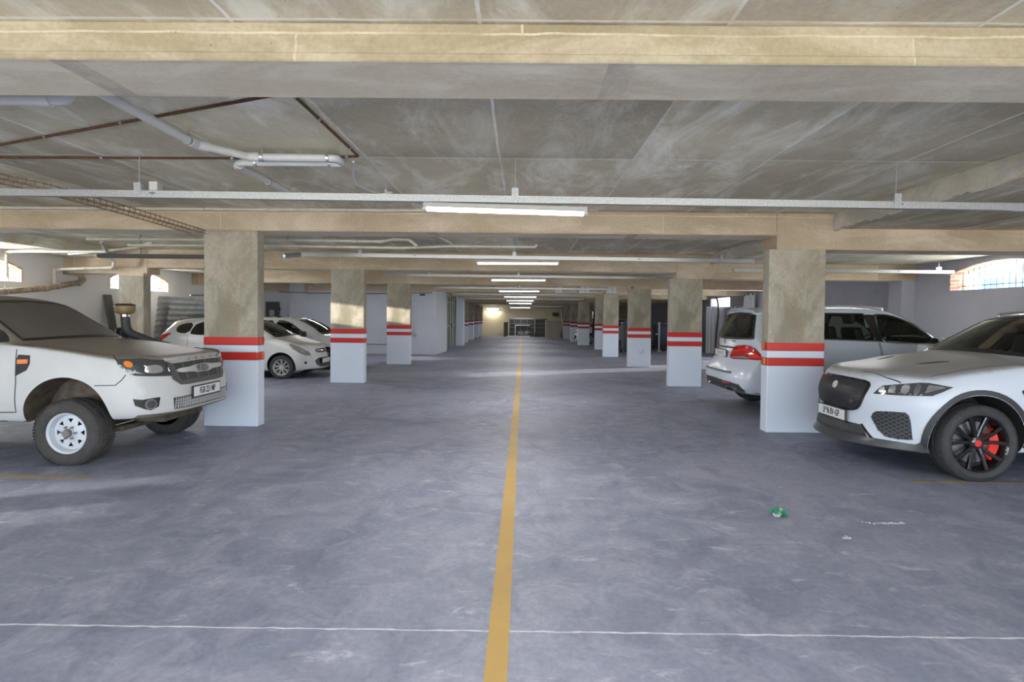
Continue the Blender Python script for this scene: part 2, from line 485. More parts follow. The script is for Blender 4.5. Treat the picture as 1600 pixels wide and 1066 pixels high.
def window_bars(idx, x, y0, y1, zs, zspring, ztop, side):
    """brick reveal lining, vertical iron bars and one cross bar in the arched opening"""
    bm = bmesh.new(); n = 18
    inner = []; outer = []
    pts = [(y0, zs), (y0, zspring)] + [(y0 + (y1 - y0) * i / n, zspring + (ztop - zspring) * math.sin(PI * i / n) ** .8) for i in range(1, n)] + [(y1, zspring), (y1, zs)]
    cy = (y0 + y1) / 2
    xa, xb = (x - .33, x + .006) if side < 0 else (x - .006, x + .33)
    prev = None
    for (y, z) in pts:
        iy = y + (cy - y) * .02; iz = z - (.022 if z > zs + .01 else 0)
        ring = [bm.verts.new(p) for p in ((xa, y, z), (xb, y, z), (xb, iy, iz), (xa, iy, iz))]
        if prev:
            for a in range(4): bm.faces.new((prev[a], prev[(a + 1) % 4], ring[(a + 1) % 4], ring[a]))
        else: bm.faces.new(ring)
        prev = ring
    bm.faces.new(prev)
    w = mark(build('window_%d' % idx, bm, M['brick']), kind='structure')
    xm = x + side * .17
    m = int((y1 - y0) / .135)
    bm = bmesh.new()
    for i in range(1, m):
        y = y0 + (y1 - y0) * i / m
        t = (y - y0) / (y1 - y0)
        zt = zspring + (ztop - zspring) * math.sin(PI * t) ** .8
        tube(bm, [(xm, y, zs), (xm, y, zt)], .007, 6)
    tube(bm, [(xm, y0, zs + .09), (xm, y1, zs + .09)], .008, 6)
    build('window_bars', bm, M['bars'], w)
window_bars(1, XL, 9.35, 11.80, 2.215, 2.50, 2.74, -1)
window_bars(2, XL, 14.30, 16.68, 2.215, 2.50, 2.74, -1)
window_bars(3, XR, 9.35, 11.86, 2.225, 2.58, 2.78, 1)

# pale blue tank and a brick gable outside the right-hand window
bm = bmesh.new(); box(bm, 13.2, 14.2, 15.5, 16.15, 0, 2.80, .04, 3)
for i in range(6): box(bm, 13.17, 13.21, 15.55, 16.1, 2.1 + i * .11, 2.14 + i * .11)
mark(build('outdoor_tank', bm, plain('pale_blue_plastic', (.18, .42, .80), .5)), 'pale blue tank standing outside beyond the barred window', 'tank')

# far walls
bm = bmesh.new(); box(bm, -12, XR + .35, 45.0, 45.4, 0, SLAB)
mark(build('wall_back', bm, M['cream_wall']), kind='structure')
bm = bmesh.new()
box(bm, XL - .35, -3.55, 22.6, 22.9, 0, SLAB)
prism(bm, [(-3.56, 22.6), (-3.40, 24.66), (-3.7, 24.75), (-3.9, 22.75)], 0, 2.6, 'z')
mark(build('wall_core', bm, M['pale_wall']), kind='structure')
bm = bmesh.new()
box(bm, -4.3, -4.1, 24.6, 45, 0, SLAB)
mark(build('wall_passage', bm, M['pale_wall']), kind='structure')
bm = bmesh.new(); box(bm, -9.42, -8.85, 22.3, 22.62, 0, SLAB)
mark(build('wall_pier', bm, M['pale_wall']), kind='structure')
bm = bmesh.new(); box(bm, 8.72, XR, 12.9, 13.35, 0, SLAB)
mark(build('wall_pilaster', bm, M['grey_wall']), kind='structure')
bm = bmesh.new(); box(bm, -3.56, -3.19, 29.3, 30.1, 0, SLAB)
mark(build('wall_stub', bm, M['white_col']), kind='structure')

# markings on the floor ---------------------------------------------
def floor_strip(name, pts, w, mat, z=.0015, jit=.0, kind='structure', step=.12):
    bm = bmesh.new(); P = [Vector((*p, 0)) for p in pts]; L = []
    for a, b in zip(P, P[1:]):
        n = max(1, int((b - a).length / step))
        for i in range(n): L.append(a.lerp(b, i / n))
    L.append(P[-1]); d = (P[-1] - P[0]).normalized(); s = Vector((-d.y, d.x, 0))
    prev = None
    for p in L:
        o = random.uniform(-jit, jit); ww = w / 2 * (1 + random.uniform(-1, 1) * (.45 if jit else .02))
        r = [bm.verts.new(p + s * (o + q) + Vector((0, 0, zz))) for q, zz in ((-ww, 0), (-ww, z), (ww, z), (ww, 0))]
        if prev:
            for a in range(3): bm.faces.new((prev[a], prev[a + 1], r[a + 1], r[a]))
        prev = r
    return mark(build(name, bm, mat), kind=kind)
floor_strip('floor_centre_line', [(-.105, -2), (-.13, 42)], .105, M['yellow'])
floor_strip('floor_joint', [(-9, 2.785), (9, 2.785)], .009, M['joint'], .001, .004, step=.06)
floor_strip('floor_bay_line', [(-9.5, 5.36), (-4.14, 5.30)], .10, M['yellow_old'])
floor_strip('floor_bay_line', [(3.84, 5.52), (8.8, 5.52)], .08, M['yellow_old'])

# columns ------------------------------------------------------------
def column(x0, x1, y, ztop, label, group=None, d=.2, bands=(.94, 1.05, 1.15, 1.265), nums=None, red='red', white='white_col', zt_white=None):
    c = empty('column', ((x0 + x1) / 2, y + d / 2, 0), 0, label, 'column', group)
    w = (x1 - x0) / 2; h = d / 2
    bm = bmesh.new(); box(bm, -w, w, -h, h, 0, ztop, .012, 2); build('shaft', bm, M['column'], c)
    def sleeve(name, z0, z1, t, mat):
        bm = bmesh.new(); box(bm, -w - t, w + t, -h - t, h + t, z0, z1, .012, 2); return build(name, bm, mat, c)
    b0, b1, b2, b3 = bands
    sleeve('painted_base', 0, b0, .003, M[white])
    sleeve('red_band', b0, b1, .0045, M[red]); sleeve('white_band', b1, b2, .003, M[white]); sleeve('red_band', b2, b3, .0045, M[red])
    if nums:
        side, upper, lower, uo, lo_ = nums
        for t, z, o in ((upper, (b2 + b3) / 2, uo), (lower, (b0 + b1) / 2, lo_)):
            me = text_mesh(t, .115, .0015, .003)
            for v in me.vertices: v.co.x *= .75
            n = link('bay_number', me, M['number'], c)
            n.rotation_euler = (PI / 2, 0, PI / 2 * side)
            n.location = (side * (w + .006), o, z)
    return c
G = 'red and white banded concrete columns'
column(-4.50, -3.74, 7.79, 2.76, 'concrete column beside the white pickup, numbered on its aisle side', nums=(1, '1', '2', -.02, .05))
column(3.42, 4.21, 7.79, 2.57, 'concrete column in front of the parked white SUV with dark rear glass', nums=(-1, '27', '28', .03, -.01))
column(-4.48, -3.70, 12.87, 2.65, 'sunlit concrete column hiding the nose of the second white hatchback', red='red')
column(3.38, 4.13, 12.87, 2.50, 'concrete column behind the tail of the white SUV')
column(-4.40, -3.64, 17.85, 2.61, 'smaller sunlit concrete column ahead of the pale corner wall', nums=None)
scuffed = column(3.37, 4.09, 17.85, 2.51, 'concrete column with black scuffs low on its white base')
column(3.19, 3.80, 22.2, 2.51, 'narrow concrete column lit brightly by the sun at its foot')
column(3.49, 4.2, 27.1, 2.49, 'shaded concrete column half hidden behind the bright footed column', red='red_dark')
column(3.07, 3.71, 31.2, 2.46, 'shaded grey column beside the tall black stack far down the aisle', red='red_dark')
column(3.0, 3.46, 35.4, 2.43, 'far dim column behind the nose of the distant white car', red='red_dark')
column(2.87, 3.36, 40.0, 2.39, 'farthest plain column on the side of the crate stack', red='red_dark', white='pale_wall')
for i, (y, lab) in enumerate(((33.0, 'dark topped column just past the white wall stub'), (36.6, 'second dark topped column past the white wall stub'), (40.3, 'third column past the white wall stub, cream above its bands'), (43.6, 'last column before the cream end wall with its bulkhead lamp'))):
    column(-4.0, -3.32 + .03 * i, y, 2.44, lab, d=.5, red='red_dark', bands=(.98, 1.07, 1.2, 1.29))
for pts_ in (((.10, .44), (.115, .50), (.11, .56)), ((.04, .42), (.055, .47)), ((.0, .47), (.015, .50))):
    bm = bmesh.new(); tube(bm, [(x_, -.1035, z_) for x_, z_ in pts_], .007, 5); build('scuff_mark', bm, M['black'], scuffed)
# plain concrete outer column by the left wall (no bands)
c = empty('column', (-9.13, 13.0, 0), 0, 'plain unpainted concrete column behind the pickup snorkel', 'column')
bm = bmesh.new(); box(bm, -.29, .29, -.13, .13, 0, 2.5, .012, 2); build('shaft', bm, M['column'], c)
bm = bmesh.new(); box(bm, -.30, .30, -.14, .14, 2.44, 2.66, .012, 2); build('capital', bm, M['beam'], c)
# ------------------------------------------------------------------ lamps and services
def fixture(y, xc, zt, tilt, label):
    """twin batten: metal spine, clear-ended diffuser with the lit tube, end caps; hangs under the trunking"""
    f = empty('light_fitting', (xc, y, zt), 0, label, 'light', 'tube lights down the middle of the aisle')
    f.rotation_euler = (0, tilt, 0)
    L = .76
    bm = bmesh.new()
    prism(bm, [(-.035, 0), (.035, 0), (.05, -.045), (-.05, -.045)], -L, L, 'x'); build('housing', bm, M['lamp_body'], f)
    bm = bmesh.new(); prof = [(-.036, -.047), (.036, -.047), (.034, -.066), (.020, -.076), (-.020, -.076), (-.034, -.066)]
    prism(bm, prof, -L + .03, L - .03, 'x'); build('diffuser', bm, M['tube'], f)
    for s in (-1, 1):
        bm = bmesh.new(); a, b = sorted((s * (L - .03), s * (L + .006)))
        prism(bm, [(y_ * 1.06, z * 1.04 + .002) for y_, z in prof], a, b, 'x'); build('end_cap', bm, M['lamp_body'], f)
    ld = bpy.data.lights.new('tube_and_fill_light', 'AREA'); ld.shape = 'RECTANGLE'; ld.size = 1.45; ld.size_y = .09
    ld.energy = TUBE_W; ld.color = (1.0, .97, .93)
    lo = bpy.data.objects.new('tube_and_fill_light', ld); COL.objects.link(lo); lo.parent = f; lo.location = (0, 0, -.09)
    return f
TUBE_W = 40
lab = ['nearest tube light, hanging over the yellow line ahead', 'second tube light along the aisle', 'third tube light along the aisle',
       'fourth tube light along the aisle', 'fifth tube light along the aisle', 'sixth tube light along the aisle', 'seventh tube light along the aisle', 'farthest tube light of the aisle, before the end wall']
fx = [(5.2, -.18, 2.632, .022), (10.2, -.115, 2.62, -.006), (15.3, -.15, 2.64, -.006), (20.5, -.17, 2.57, -.004), (25.7, -.16, 2.54, -.004), (30.8, -.2, 2.50, -.004), (36, -.21, 2.47, -.004), (42, -.25, 2.28, 0)]
for (y, x, z, t), l in zip(fx, lab): fixture(y, x, z, t, l)

def trunking(y, x0, x1, z0, z1, label, hang=(), drop_end=None, slab=SLAB):
    """galvanised lipped channel hung on rods"""
    t = empty('cable_trunking', ((x0 + x1) / 2, y, (z0 + z1) / 2), 0, label, 'trunking', 'galvanised trunking carrying the tube lights')
    L = (x1 - x0) / 2; ang = math.atan2(z1 - z0, x1 - x0)
    zz = lambda x: (z1 - z0) / 2 * (x / L)
    bm = bmesh.new()
    prof = [(-.032, -.032), (.032, -.032), (.032, .032), (.012, .032), (.012, .028), (.028, .028), (.028, -.028), (-.028, -.028), (-.028, .028), (-.012, .028), (-.012, .032), (-.032, .032)]
    vs0 = [bm.verts.new((-L, a, b + zz(-L))) for a, b in prof]; vs1 = [bm.verts.new((L, a, b + zz(L))) for a, b in prof]
    n = len(prof)
    for i in range(n): bm.faces.new((vs0[i], vs0[(i + 1) % n], vs1[(i + 1) % n], vs1[i]))
    bm.faces.new(vs0); bm.faces.new(vs1)
    if drop_end:
        p = Vector((-L, 0, zz(-L))); q = p + Vector(drop_end)
        tube(bm, [p, q], .045, 4)
    build('channel', bm, M['galv'], t)
    for hx in hang:
        x = hx - (x0 + x1) / 2
        bm = bmesh.new()
        box(bm, x - .032, x + .032, -.036, -.033, -.02 + zz(x), .10 + zz(x)); box(bm, x - .032, x + .032, .033, .036, -.02 + zz(x), .10 + zz(x))
        box(bm, x - .032, x + .032, -.036, .036, .10 + zz(x), .104 + zz(x)); build('hanger', bm, M['galv'], t)
        bm = bmesh.new(); tube(bm, [(x, 0, .10 + zz(x)), (x, 0, slab - (z0 + z1) / 2)], .005, 6); build('hanger_rod', bm, M['galv'], t)
    for jx in (-.9, .9):
        x = jx * L * .55
        bm = bmesh.new()
        for a, b in ((-.018, .008), (.018, .008), (0, -.004), (0, .012)): box(bm, x + a - .006, x + a + .006, -.0345, -.032, zz(x) + b - .005, zz(x) + b + .005)
        build('joint_bolts', bm, M['black'], t)
    return t
trunking(5.2, -7.0, 7.0, 2.722, 2.640, 'galvanised trunking spanning the full width above the nearest tube light', (-3.605, -.09, 3.44))
trunking(10.2, -4.10, 4.2, 2.690, 2.645, 'galvanised trunking with a bent end above the second tube light', (-3.0, -.18, 3.6), (-.18, -.3, -.06))
trunking(15.3, -3.86, 4.4, 2.70, 2.68, 'galvanised trunking above the third tube light', (-2.6, -.15, 3.2))
for y, z, w in ((20.5, 2.62, 'fourth'), (25.7, 2.60, 'fifth'), (30.8, 2.56, 'sixth'), (36, 2.53, 'seventh'), (42, 2.34, 'farthest')):
    trunking(y, -3.3, 3.3, z, z, 'galvanised trunking above the %s tube light' % w, (-.15,))
# trunking with light on the right between first and second row, by the wall
trunking(11.6, 4.35, 8.9, 2.60, 2.60, 'galvanised trunking over the parked SUV bay by the grey wall', (8.6,), slab=SLAB_LOW)

# junction box on the trunking rod
bm = bmesh.new(); box(bm, -3.50, -3.42, 5.17, 5.25, 2.735, 2.82, .006)
mark(build('junction_box', bm, M['lamp_body']), 'small round-cornered junction box beside the trunking hanger', 'box')

def pipe(name, pts, r, mat, label, cat='pipe', group=None, rad=.06, clips=(), n=12, coup=(), clipm=None):
    p0 = Vector(pts[0]); o = empty(name, p0, 0, label, cat, group)
    P = [Vector(p) - p0 for p in pts]
    bm = bmesh.new(); tube(bm, arc_path(P, rad) if len(P) > 2 else P, r, n); build('pipe_run', bm, mat, o, smooth=40)
    def at(s):
        i = int(s); f = s - i; i = min(i, len(P) - 2)
        return P[i].lerp(P[i + 1], f if s < len(P) - 1 else 1.0), (P[i + 1] - P[i]).normalized()
    for s in clips:
        q, d = at(s); bm = bmesh.new()
        tube(bm, [q - d * .012, q + d * .012], r * 1.22, n)
        u = Vector((0, 0, 1)) - d * d.z
        if u.length > .1:
            u.normalize(); tube(bm, [q, q + u * (r * 2.2)], .006, 6)
        build('pipe_clip', bm, clipm or M['galv'], o)
    for s in coup:
        q, d = at(s); bm = bmesh.new(); tube(bm, [q - d * .045, q + d * .045], r * 1.2, n); build('coupling', bm, mat, o, smooth=40)
    return o
Z = 2.99
pipe('drain_pipe', [(-2.69, 3.31, Z), (-2.715, 4.6, Z), (-2.45, 4.95, Z), (-1.68, 4.97, Z), (-1.68, 5.12, Z), (-2.62, 5.14, Z), (-2.70, 5.25, Z), (-2.70, 6.45, Z), (-2.70, 6.55, SLAB)], .034, M['pvc'],
     'white plastic drain pipe zigzagging under the soffit by the rusty conduit', clips=(.9, 2.15, 2.9, 4.12, 4.85, 6.5), coup=(.96, 1.1, 2.05, 4.06, 5.9), rad=.05)
pipe('drain_pipe', [(-6.0, 3.66, Z), (-2.99, 3.64, Z), (-2.97, 3.62, SLAB)], .042, M['pvc'], 'short fat white pipe ending in an elbow at the soffit corner', clips=(.4,), coup=(.95,), rad=.07)
pipe('conduit', [(-5.35, 5.18, 3.055), (-4.6, 4.87, 3.055), (-1.62, 3.70, 3.055)], .011, M['rust'], 'rusty brown conduit running slantwise across the soffit', clips=(1.2, 1.5, .8), rad=.01)
pipe('conduit', [(-1.57, 3.32, 3.055), (-1.545, 3.84, 3.055), (-1.535, 5.137, 3.055), (-1.72, 5.163, 3.055)], .011, M['rust'], 'rusty brown conduit with a right-angle corner past the pipe elbow', clips=(.8, 1.25, 1.8, 2.6), rad=.02)
pipe('conduit', [(-7, 5.30, 3.055), (-2.0, 5.222, 3.055)], .011, M['rust'], 'rusty brown conduit running level behind the slanting one', clips=(.3, .6, .85))
pipe('hose', [(-1.60, 5.19, 3.02), (-1.70, 5.5, 3.0), (-1.80, 5.9, 2.99), (-1.76, 6.2, 2.99), (-1.72, 6.5, 3.02)], .013, M['pvc'], 'thin white hose curving down from the pipe elbow to a tap', 'hose', rad=.15)
bm = bmesh.new()
tube(bm, [(-1.70, 6.46, 3.0), (-1.56, 6.50, 3.0)], .014, 8); tube(bm, [(-1.62, 6.48, 2.96), (-1.62, 6.48, 3.06)], .012, 8); box(bm, -1.60, -1.54, 6.47, 6.53, 3.015, 3.03, .003)
mark(build('tap', bm, M['pvc']), 'small white tap at the end of the thin hose', 'tap')
pipe('water_pipe', [(-9, 7.70, 3.03), (-3.3, 7.72, 3.045), (-1.2, 7.72, 3.05)], .024, M['pvc_old'], 'long thin white pipe running along the top of the first column beam', clips=(.2, .55, .8, 1.4), coup=(.97, 1.1), rad=.02)

# rusty basket cable ladder
lad = empty('cable_ladder', (-4.6, 3.2, 0), 0, 'rusty wire cable ladder running over the trunking to the column head', 'cable ladder')
LP = [(-.02, 0, 2.665), (.0, 1.0, 2.70), (.03, 2.0, 2.745), (.05, 3.2, 2.735), (.07, 4.52, 2.70)]
def lad_at(y):
    for a, b in zip(LP, LP[1:]):
        if y <= b[1]: t = (y - a[1]) / (b[1] - a[1]); return tuple(p * (1 - t) + q * t for p, q in zip(a, b))
    return LP[-1]
bm = bmesh.new()
for x in (-.10, .10):
    for z in (0, .045): tube(bm, [(p[0] + x, p[1], p[2] + z) for p in LP], .0065, 6)
build('rails', bm, M['rust_pale'], lad)
bm = bmesh.new(); k = 0
while k * .085 < 4.5:
    o_, y, z = lad_at(k * .085)
    tube(bm, [(-.10 + o_, y, z + .06), (-.10 + o_, y, z), (.10 + o_, y, z), (.10 + o_, y, z + .06)], .005, 4); k += 1
build('rungs', bm, M['rust_pale'], lad)

# pipes in the second bay
pipe('water_pipe', [(-7.1, 9.0, 2.78), (-4.2, 9.0, 2.80), (-2.32, 9.0, 2.785), (-2.10, 9.0, 2.825), (-1.85, 9.0, 2.815), (-1.73, 8.98, 2.71)], .026, M['pvc_old'], 'upper of two white pipes behind the first column beam', clips=(.3, .7, 1.2, 1.8), coup=(2.0, 3.0), rad=.05)
pipe('water_pipe', [(-6.5, 9.1, 2.70), (-4.2, 9.1, 2.71), (-2.0, 9.1, 2.695), (-1.2, 9.1, 2.73), (.18, 9.1, 2.73), (.2, 9.1, 2.775)], .022, M['pvc_old'], 'lower of two white pipes behind the first column beam', clips=(.5, 1.5, 2.5, 3.6), coup=(1.9, 3.1), rad=.03)
pipe('water_pipe', [(-1.36, 8.5, 2.83), (-1.15, 9.05, 2.75)], .02, M['pvc_old'], 'short slanting branch pipe joining the lower white pipe')
pipe('water_pipe', [(-10.6, 12.5, 2.15), (-10.6, 12.5, 2.55), (-9.27, 12.5, 2.60), (-9.25, 12.5, 2.75), (-9.45, 12.2, 2.85)], .035, M['pvc_old'], 'white pipe stepping down the wall beside the concrete beam', coup=(.95, 1.05, 1.5, 1.95), rad=.05)
pipe('water_pipe', [(-10.62, 11.35, 2.30), (-10.62, 11.35, 2.82), (-7.6, 10.1, 2.70), (-7.1, 9.3, 2.78)], .028, M['pvc_old'], 'white pipe crossing in front of the barred window', coup=(.95, 1.05, 1.95), rad=.05)
pipe('water_pipe', [(-6.2, 9.2, 2.76), (-7.0, 10.0, 2.76), (-9.2, 11.2, 2.76)], .028, M['pvc_old'], 'white pipe slanting down towards the dark hanging tray', rad=.05)
pipe('drain_pipe', [(-10.45, 10.3, 1.90), (-10.45, 12.0, 2.09), (-10.45, 13.0, 2.28), (-10.5, 13.2, 2.36), (-10.55, 13.1, 2.50), (-10.69, 12.84, 2.52)], .062, plain('brown_stained_pipe', (.36, .29, .20), .6, var=.45, vscale=7), 'stained brown soil pipe with a swan-neck bend on the white wall', clips=(.5, 1.4), coup=(.2, 1.1, 2.0), rad=.12)
bm = bmesh.new(); box(bm, -7.85, -5.4, 10.17, 10.27, 2.60, 2.665, .004)
hx = empty('hanging_tray', (-6.6, 10.2, 2.63), 0, 'dark grey unlit tray hanging under the pipes behind the column', 'tray')
bm = bmesh.new(); box(bm, -1.22, 1.22, -.06, .06, -.035, .035, .006); build('tray_body', bm, plain('dark_grey_steel', (.10, .11, .11), .5, .4), hx)
bm = bmesh.new(); tube(bm, [(-.45, 0, .03), (-.45, 0, .43)], .006, 6); build('hanger_rod', bm, M['rust'], hx)

# white ceiling boxes with pipe loops beyond the third column
for i, (x, lab_) in enumerate(((1.28, 'first white ceiling box with a looped pipe, over the aisle'), (2.28, 'second white ceiling box with a looped pipe'), (3.28, 'third white ceiling box, half behind the column head'))):
    o = empty('ceiling_box', (x, 20.6, 2.46), 0, lab_, 'box')
    bm = bmesh.new(); prism(bm, [(-.26 if i else -.12, 0), (.12, 0), (.12, .32), (-.16 if i else -.08, .32)], -.12, .12, 'y'); build('box_panel', bm, M['pvc'], o)
    bm = bmesh.new(); tube(bm, arc_path([(.12, 0, .03), (.62, 0, .03), (.62, 0, .40)], .04), .022, 8); build('pipe_loop', bm, M['pvc'], o, smooth=40)
    bm = bmesh.new(); box(bm, -.02, -.01, -.125, -.121, .02, .3); build('box_seam', bm, M['black'], o)

# security camera and conduit on the pale wall
cm = empty('security_camera', (-4.16, 22.5, 2.42), 0, 'small security camera on the pale corner wall', 'camera')
bm = bmesh.new(); box(bm, -.05, .17, -.05, .03, -.03, .03, .01); build('camera_body', bm, M['black'], cm)
bm = bmesh.new(); tube(bm, [(.1, 0, .02), (.16, .1, .06)], .012, 6); build('bracket', bm, M['lamp_body'], cm)
pipe('conduit', [(-4.42, 22.58, 2.52), (-4.42, 22.58, .86)], .016, M['galv'], 'vertical grey conduit down the pale corner wall')
bm = bmesh.new(); box(bm, -4.50, -4.38, 22.5, 22.6, .74, .86, .008)
mark(build('socket_box', bm, M['galv']), 'grey socket box at the foot of the vertical conduit', 'box')
pipe('conduit', [(-9.8, 22.24, 2.47), (-8.6, 22.24, 2.44), (-6.0, 22.34, 2.44), (-3.7, 22.34, 2.50)], .02, plain('grey_conduit', (.22, .22, .23), .6), 'dark conduit running along the top of the pale wall', rad=.05)
eb = empty('electrical_box', (-10.2, 22.55, 1.75), 0, 'dark electrical cabinet on the pale wall above the far hatchback', 'box')
bm = bmesh.new(); box(bm, -.26, .26, -.1, .04, -.30, .32, .012); build('cabinet_body', bm, plain('dark_grey_enamel', (.05, .055, .06), .5), eb)
bm = bmesh.new(); box(bm, -.1, .1, -.106, -.1, -.25, .0, .002); build('warning_plate', bm, M['board_grey'], eb)
bm = bmesh.new(); box(bm, .26, .31, -.06, .0, -.02, .1, .006); build('switch_handle', bm, M['black'], eb)
pipe('conduit', [(-6.9, 22.56, .42), (-4.7, 22.56, .42)], .03, M['galv'], 'level pipe low on the pale wall between the two columns')

# added fill lamps to brighten bays and ceiling, bar one under the right-hand trunking
for x, y in ((-.18, .2), (-.18, -4.6), (-7.0, .4), (6.6, .4), (-7.0, -4.4), (6.6, -4.4), (6.6, 11.6), (-6.6, 11.2), (-6.8, 19.5)):
    ld = bpy.data.lights.new('tube_and_fill_light', 'AREA'); ld.shape = 'RECTANGLE'; ld.size = 1.45; ld.size_y = .09
    ld.energy = 85 if y < 5 else 34; ld.color = (.98, .98, 1.0)
    lo = bpy.data.objects.new('tube_and_fill_light', ld); COL.objects.link(lo); lo.location = (x, y, 2.55)
# ------------------------------------------------------------------ vehicle toolkit
# Local axes of a vehicle: +x forward (nose at 0), +y its left side, z up, ground at 0.
class Car:
    def __init__(s, name, loc, rz, label, cat):
        s.root = empty(name, loc, rz, label, cat)
        s.pm = None

    def body(s, st, front, rear, arches, mats, lvl=3, pf=2.4, pr=2.4, crease=(), in_y=.52):
        """st: stations [(x, bow, [5 x (y,z) up the side], [(y,z) j3, j2, j1, j0 over the top])]"""
        NS = len(st); V = {}; verts = []; faces = []
        def vid(i, j, k, co):
            if (i, j, k) not in V: V[(i, j, k)] = len(verts); verts.append(Vector(co))
            return V[(i, j, k)]
        for i, (x, bow, side, top) in enumerate(st):
            W = side[4][0]
            bx = lambda y: x + bow * (1 - (y / W) ** 2) - 0
            for sg in (1, -1):
                for k in range(5):
                    y, z = side[k][:2]; dx = side[k][2] if len(side[k]) > 2 else 0
                    vid(i, 4 * sg, k, (x + dx, sg * y, z))
                for jj, (y, z) in zip((3, 2, 1), top[:3]):
                    vid(i, jj * sg, 4, (bx(y), sg * y, z))
                    vid(i, jj * sg, 0, (x, sg * side[0][0] * top[3 - jj][0] / W, side[0][1]))
            vid(i, 0, 4, (bx(0), 0, top[3][1])); vid(i, 0, 0, (x, 0, side[0][1]))
        for i, prof, p, sgn in ((0, front, pf, 1), (NS - 1, rear, pr, -1)):
            x, bow, side, top = st[i]; W = side[4][0]
            fr = [0] + [top[3 - j][0] / W for j in (1, 2, 3)] + [1]
            fr = [0, top[2][0] / W, top[1][0] / W, top[0][0] / W, 1]
            for k in range(5):
                wk, zk = side[k][:2]; x = st[i][0] + (side[k][2] if len(side[k]) > 2 else 0)
                pk = p[k] if isinstance(p, (list, tuple)) else p
                for j in range(-3, 4):
                    f = fr[abs(j)]
                    xx = x + (prof[k] - x) * (1 - f ** pk)
                    if k == 4:
                        c = verts[V[(i, j, 4)]]; c.x = xx
                    elif k == 0:
                        c = verts[V[(i, j, 0)]]; c.x = xx
                    else:
                        vid(i, j, k, (xx, math.copysign(wk * f, j) if j else 0, zk + (0 if k < 3 else .0)))
        def q(*ks): faces.append([V[k] for k in ks])
        for i in range(NS - 1):
            for k in range(4):
                q((i, 4, k), (i, 4, k + 1), (i + 1, 4, k + 1), (i + 1, 4, k)); q((i, -4, k), (i + 1, -4, k), (i + 1, -4, k + 1), (i, -4, k + 1))
            for j in range(-4, 4):
                q((i, j, 4), (i, j + 1, 4), (i + 1, j + 1, 4), (i + 1, j, 4)); q((i, j, 0), (i + 1, j, 0), (i + 1, j + 1, 0), (i, j + 1, 0))
        for i, fl in ((0, 1), (NS - 1, 0)):
            for k in range(4):
                for j in range(-4, 4):
                    f = [(i, j, k), (i, j + 1, k), (i, j + 1, k + 1), (i, j, k + 1)]
                    q(*(f if fl else f[::-1]))
        me = bpy.data.meshes.new('body_panels')
        me.from_pydata(verts, [], faces)
        bm = bmesh.new(); bm.from_mesh(me); bmesh.ops.recalc_face_normals(bm, faces=bm.faces)
        cl = bm.edges.layers.float.new('crease_edge'); bm.verts.ensure_lookup_table()
        for spec in crease:
            kind, idx, i0, i1, val = spec
            pr = []
            if kind == 'long':      # along x at (j,k)
                j, k = idx
                for i in range(i0, i1):
                    for sg in (1, -1): pr.append(((i, j * sg, k), (i + 1, j * sg, k)))
            elif kind == 'across':  # over the top at station idx, columns -i0..i0
                for j in range(-i0, i0): pr.append(((idx, j, 4), (idx, j + 1, 4)))
            elif kind == 'face':    # across an end cap at level k
                for j in range(-4, 4): pr.append(((i0, j, idx), (i0, j + 1, idx)))
            for a, b in pr:
                if a in V and b in V:
                    e = bm.edges.get((bm.verts[V[a]], bm.verts[V[b]]))
                    if e: e[cl] = val
        bm.to_mesh(me); bm.free()
        o = link('body_panels', me, mats, s.root)
        md = o.modifiers.new('s', 'SUBSURF'); md.levels = lvl; md.render_levels = lvl
        tgt = [v.copy() for v in verts]
        dg = bpy.context.evaluated_depsgraph_get()
        for it in range(5):
            dg.update(); ev = o.evaluated_get(dg).data
            for a in range(len(tgt)):
                me.vertices[a].co += (tgt[a] - ev.vertices[a].co) * .8
            me.update_tag(); o.update_tag(); bpy.context.view_layer.update()
        cs = []
        for (ax, az, r) in arches:
            for sg in (1, -1):
                bm = bmesh.new(); y0, y1 = (in_y, 1.3) if sg > 0 else (-1.3, -in_y)
                lathe(bm, [(r, y0), (r, y1)], 56); bmesh.ops.translate(bm, verts=bm.verts, vec=(ax, 0, az))
                c = cutter(bm); c.parent = s.root; cs.append(c)
        bpy.context.view_layer.update()
        for c in cs:
            md = o.modifiers.new('c', 'BOOLEAN'); md.object = c; md.operation = 'DIFFERENCE'; md.solver = 'EXACT'
        bpy.context.view_layer.update(); dg = bpy.context.evaluated_depsgraph_get(); dg.update()
        m2 = bpy.data.meshes.new_from_object(o.evaluated_get(dg)); m2.name = 'body_panels'
        o.modifiers.clear(); o.data = m2
        for c in cs: d = c.data; bpy.data.objects.remove(c); bpy.data.meshes.remove(d)
        for p in m2.polygons:
            c = p.center; p.material_index = 0
            for (ax, az, r) in arches:
                dd = math.hypot(c.x - ax, c.z - az)
                if dd < r + .004 and (abs(abs(c.y) - in_y) < .003 or abs(dd - r) < .006) and abs(c.y) < 1.1:
                    n = p.normal
                    if abs(abs(c.y) - in_y) < .003 or (n.x * (c.x - ax) + n.z * (c.z - az)) < -.5 * r: p.material_index = 1
            if p.normal.z < -.75 and c.z < st[len(st) // 2][2][1][1] + .02: p.material_index = 2
        m2.shade_smooth(); m2.set_sharp_from_angle(angle=math.radians(38))
        s.o = o
        bm = bmesh.new(); bm.from_mesh(m2); s.bvh = BVHTree.FromBMesh(bm); bm.free()
        return o

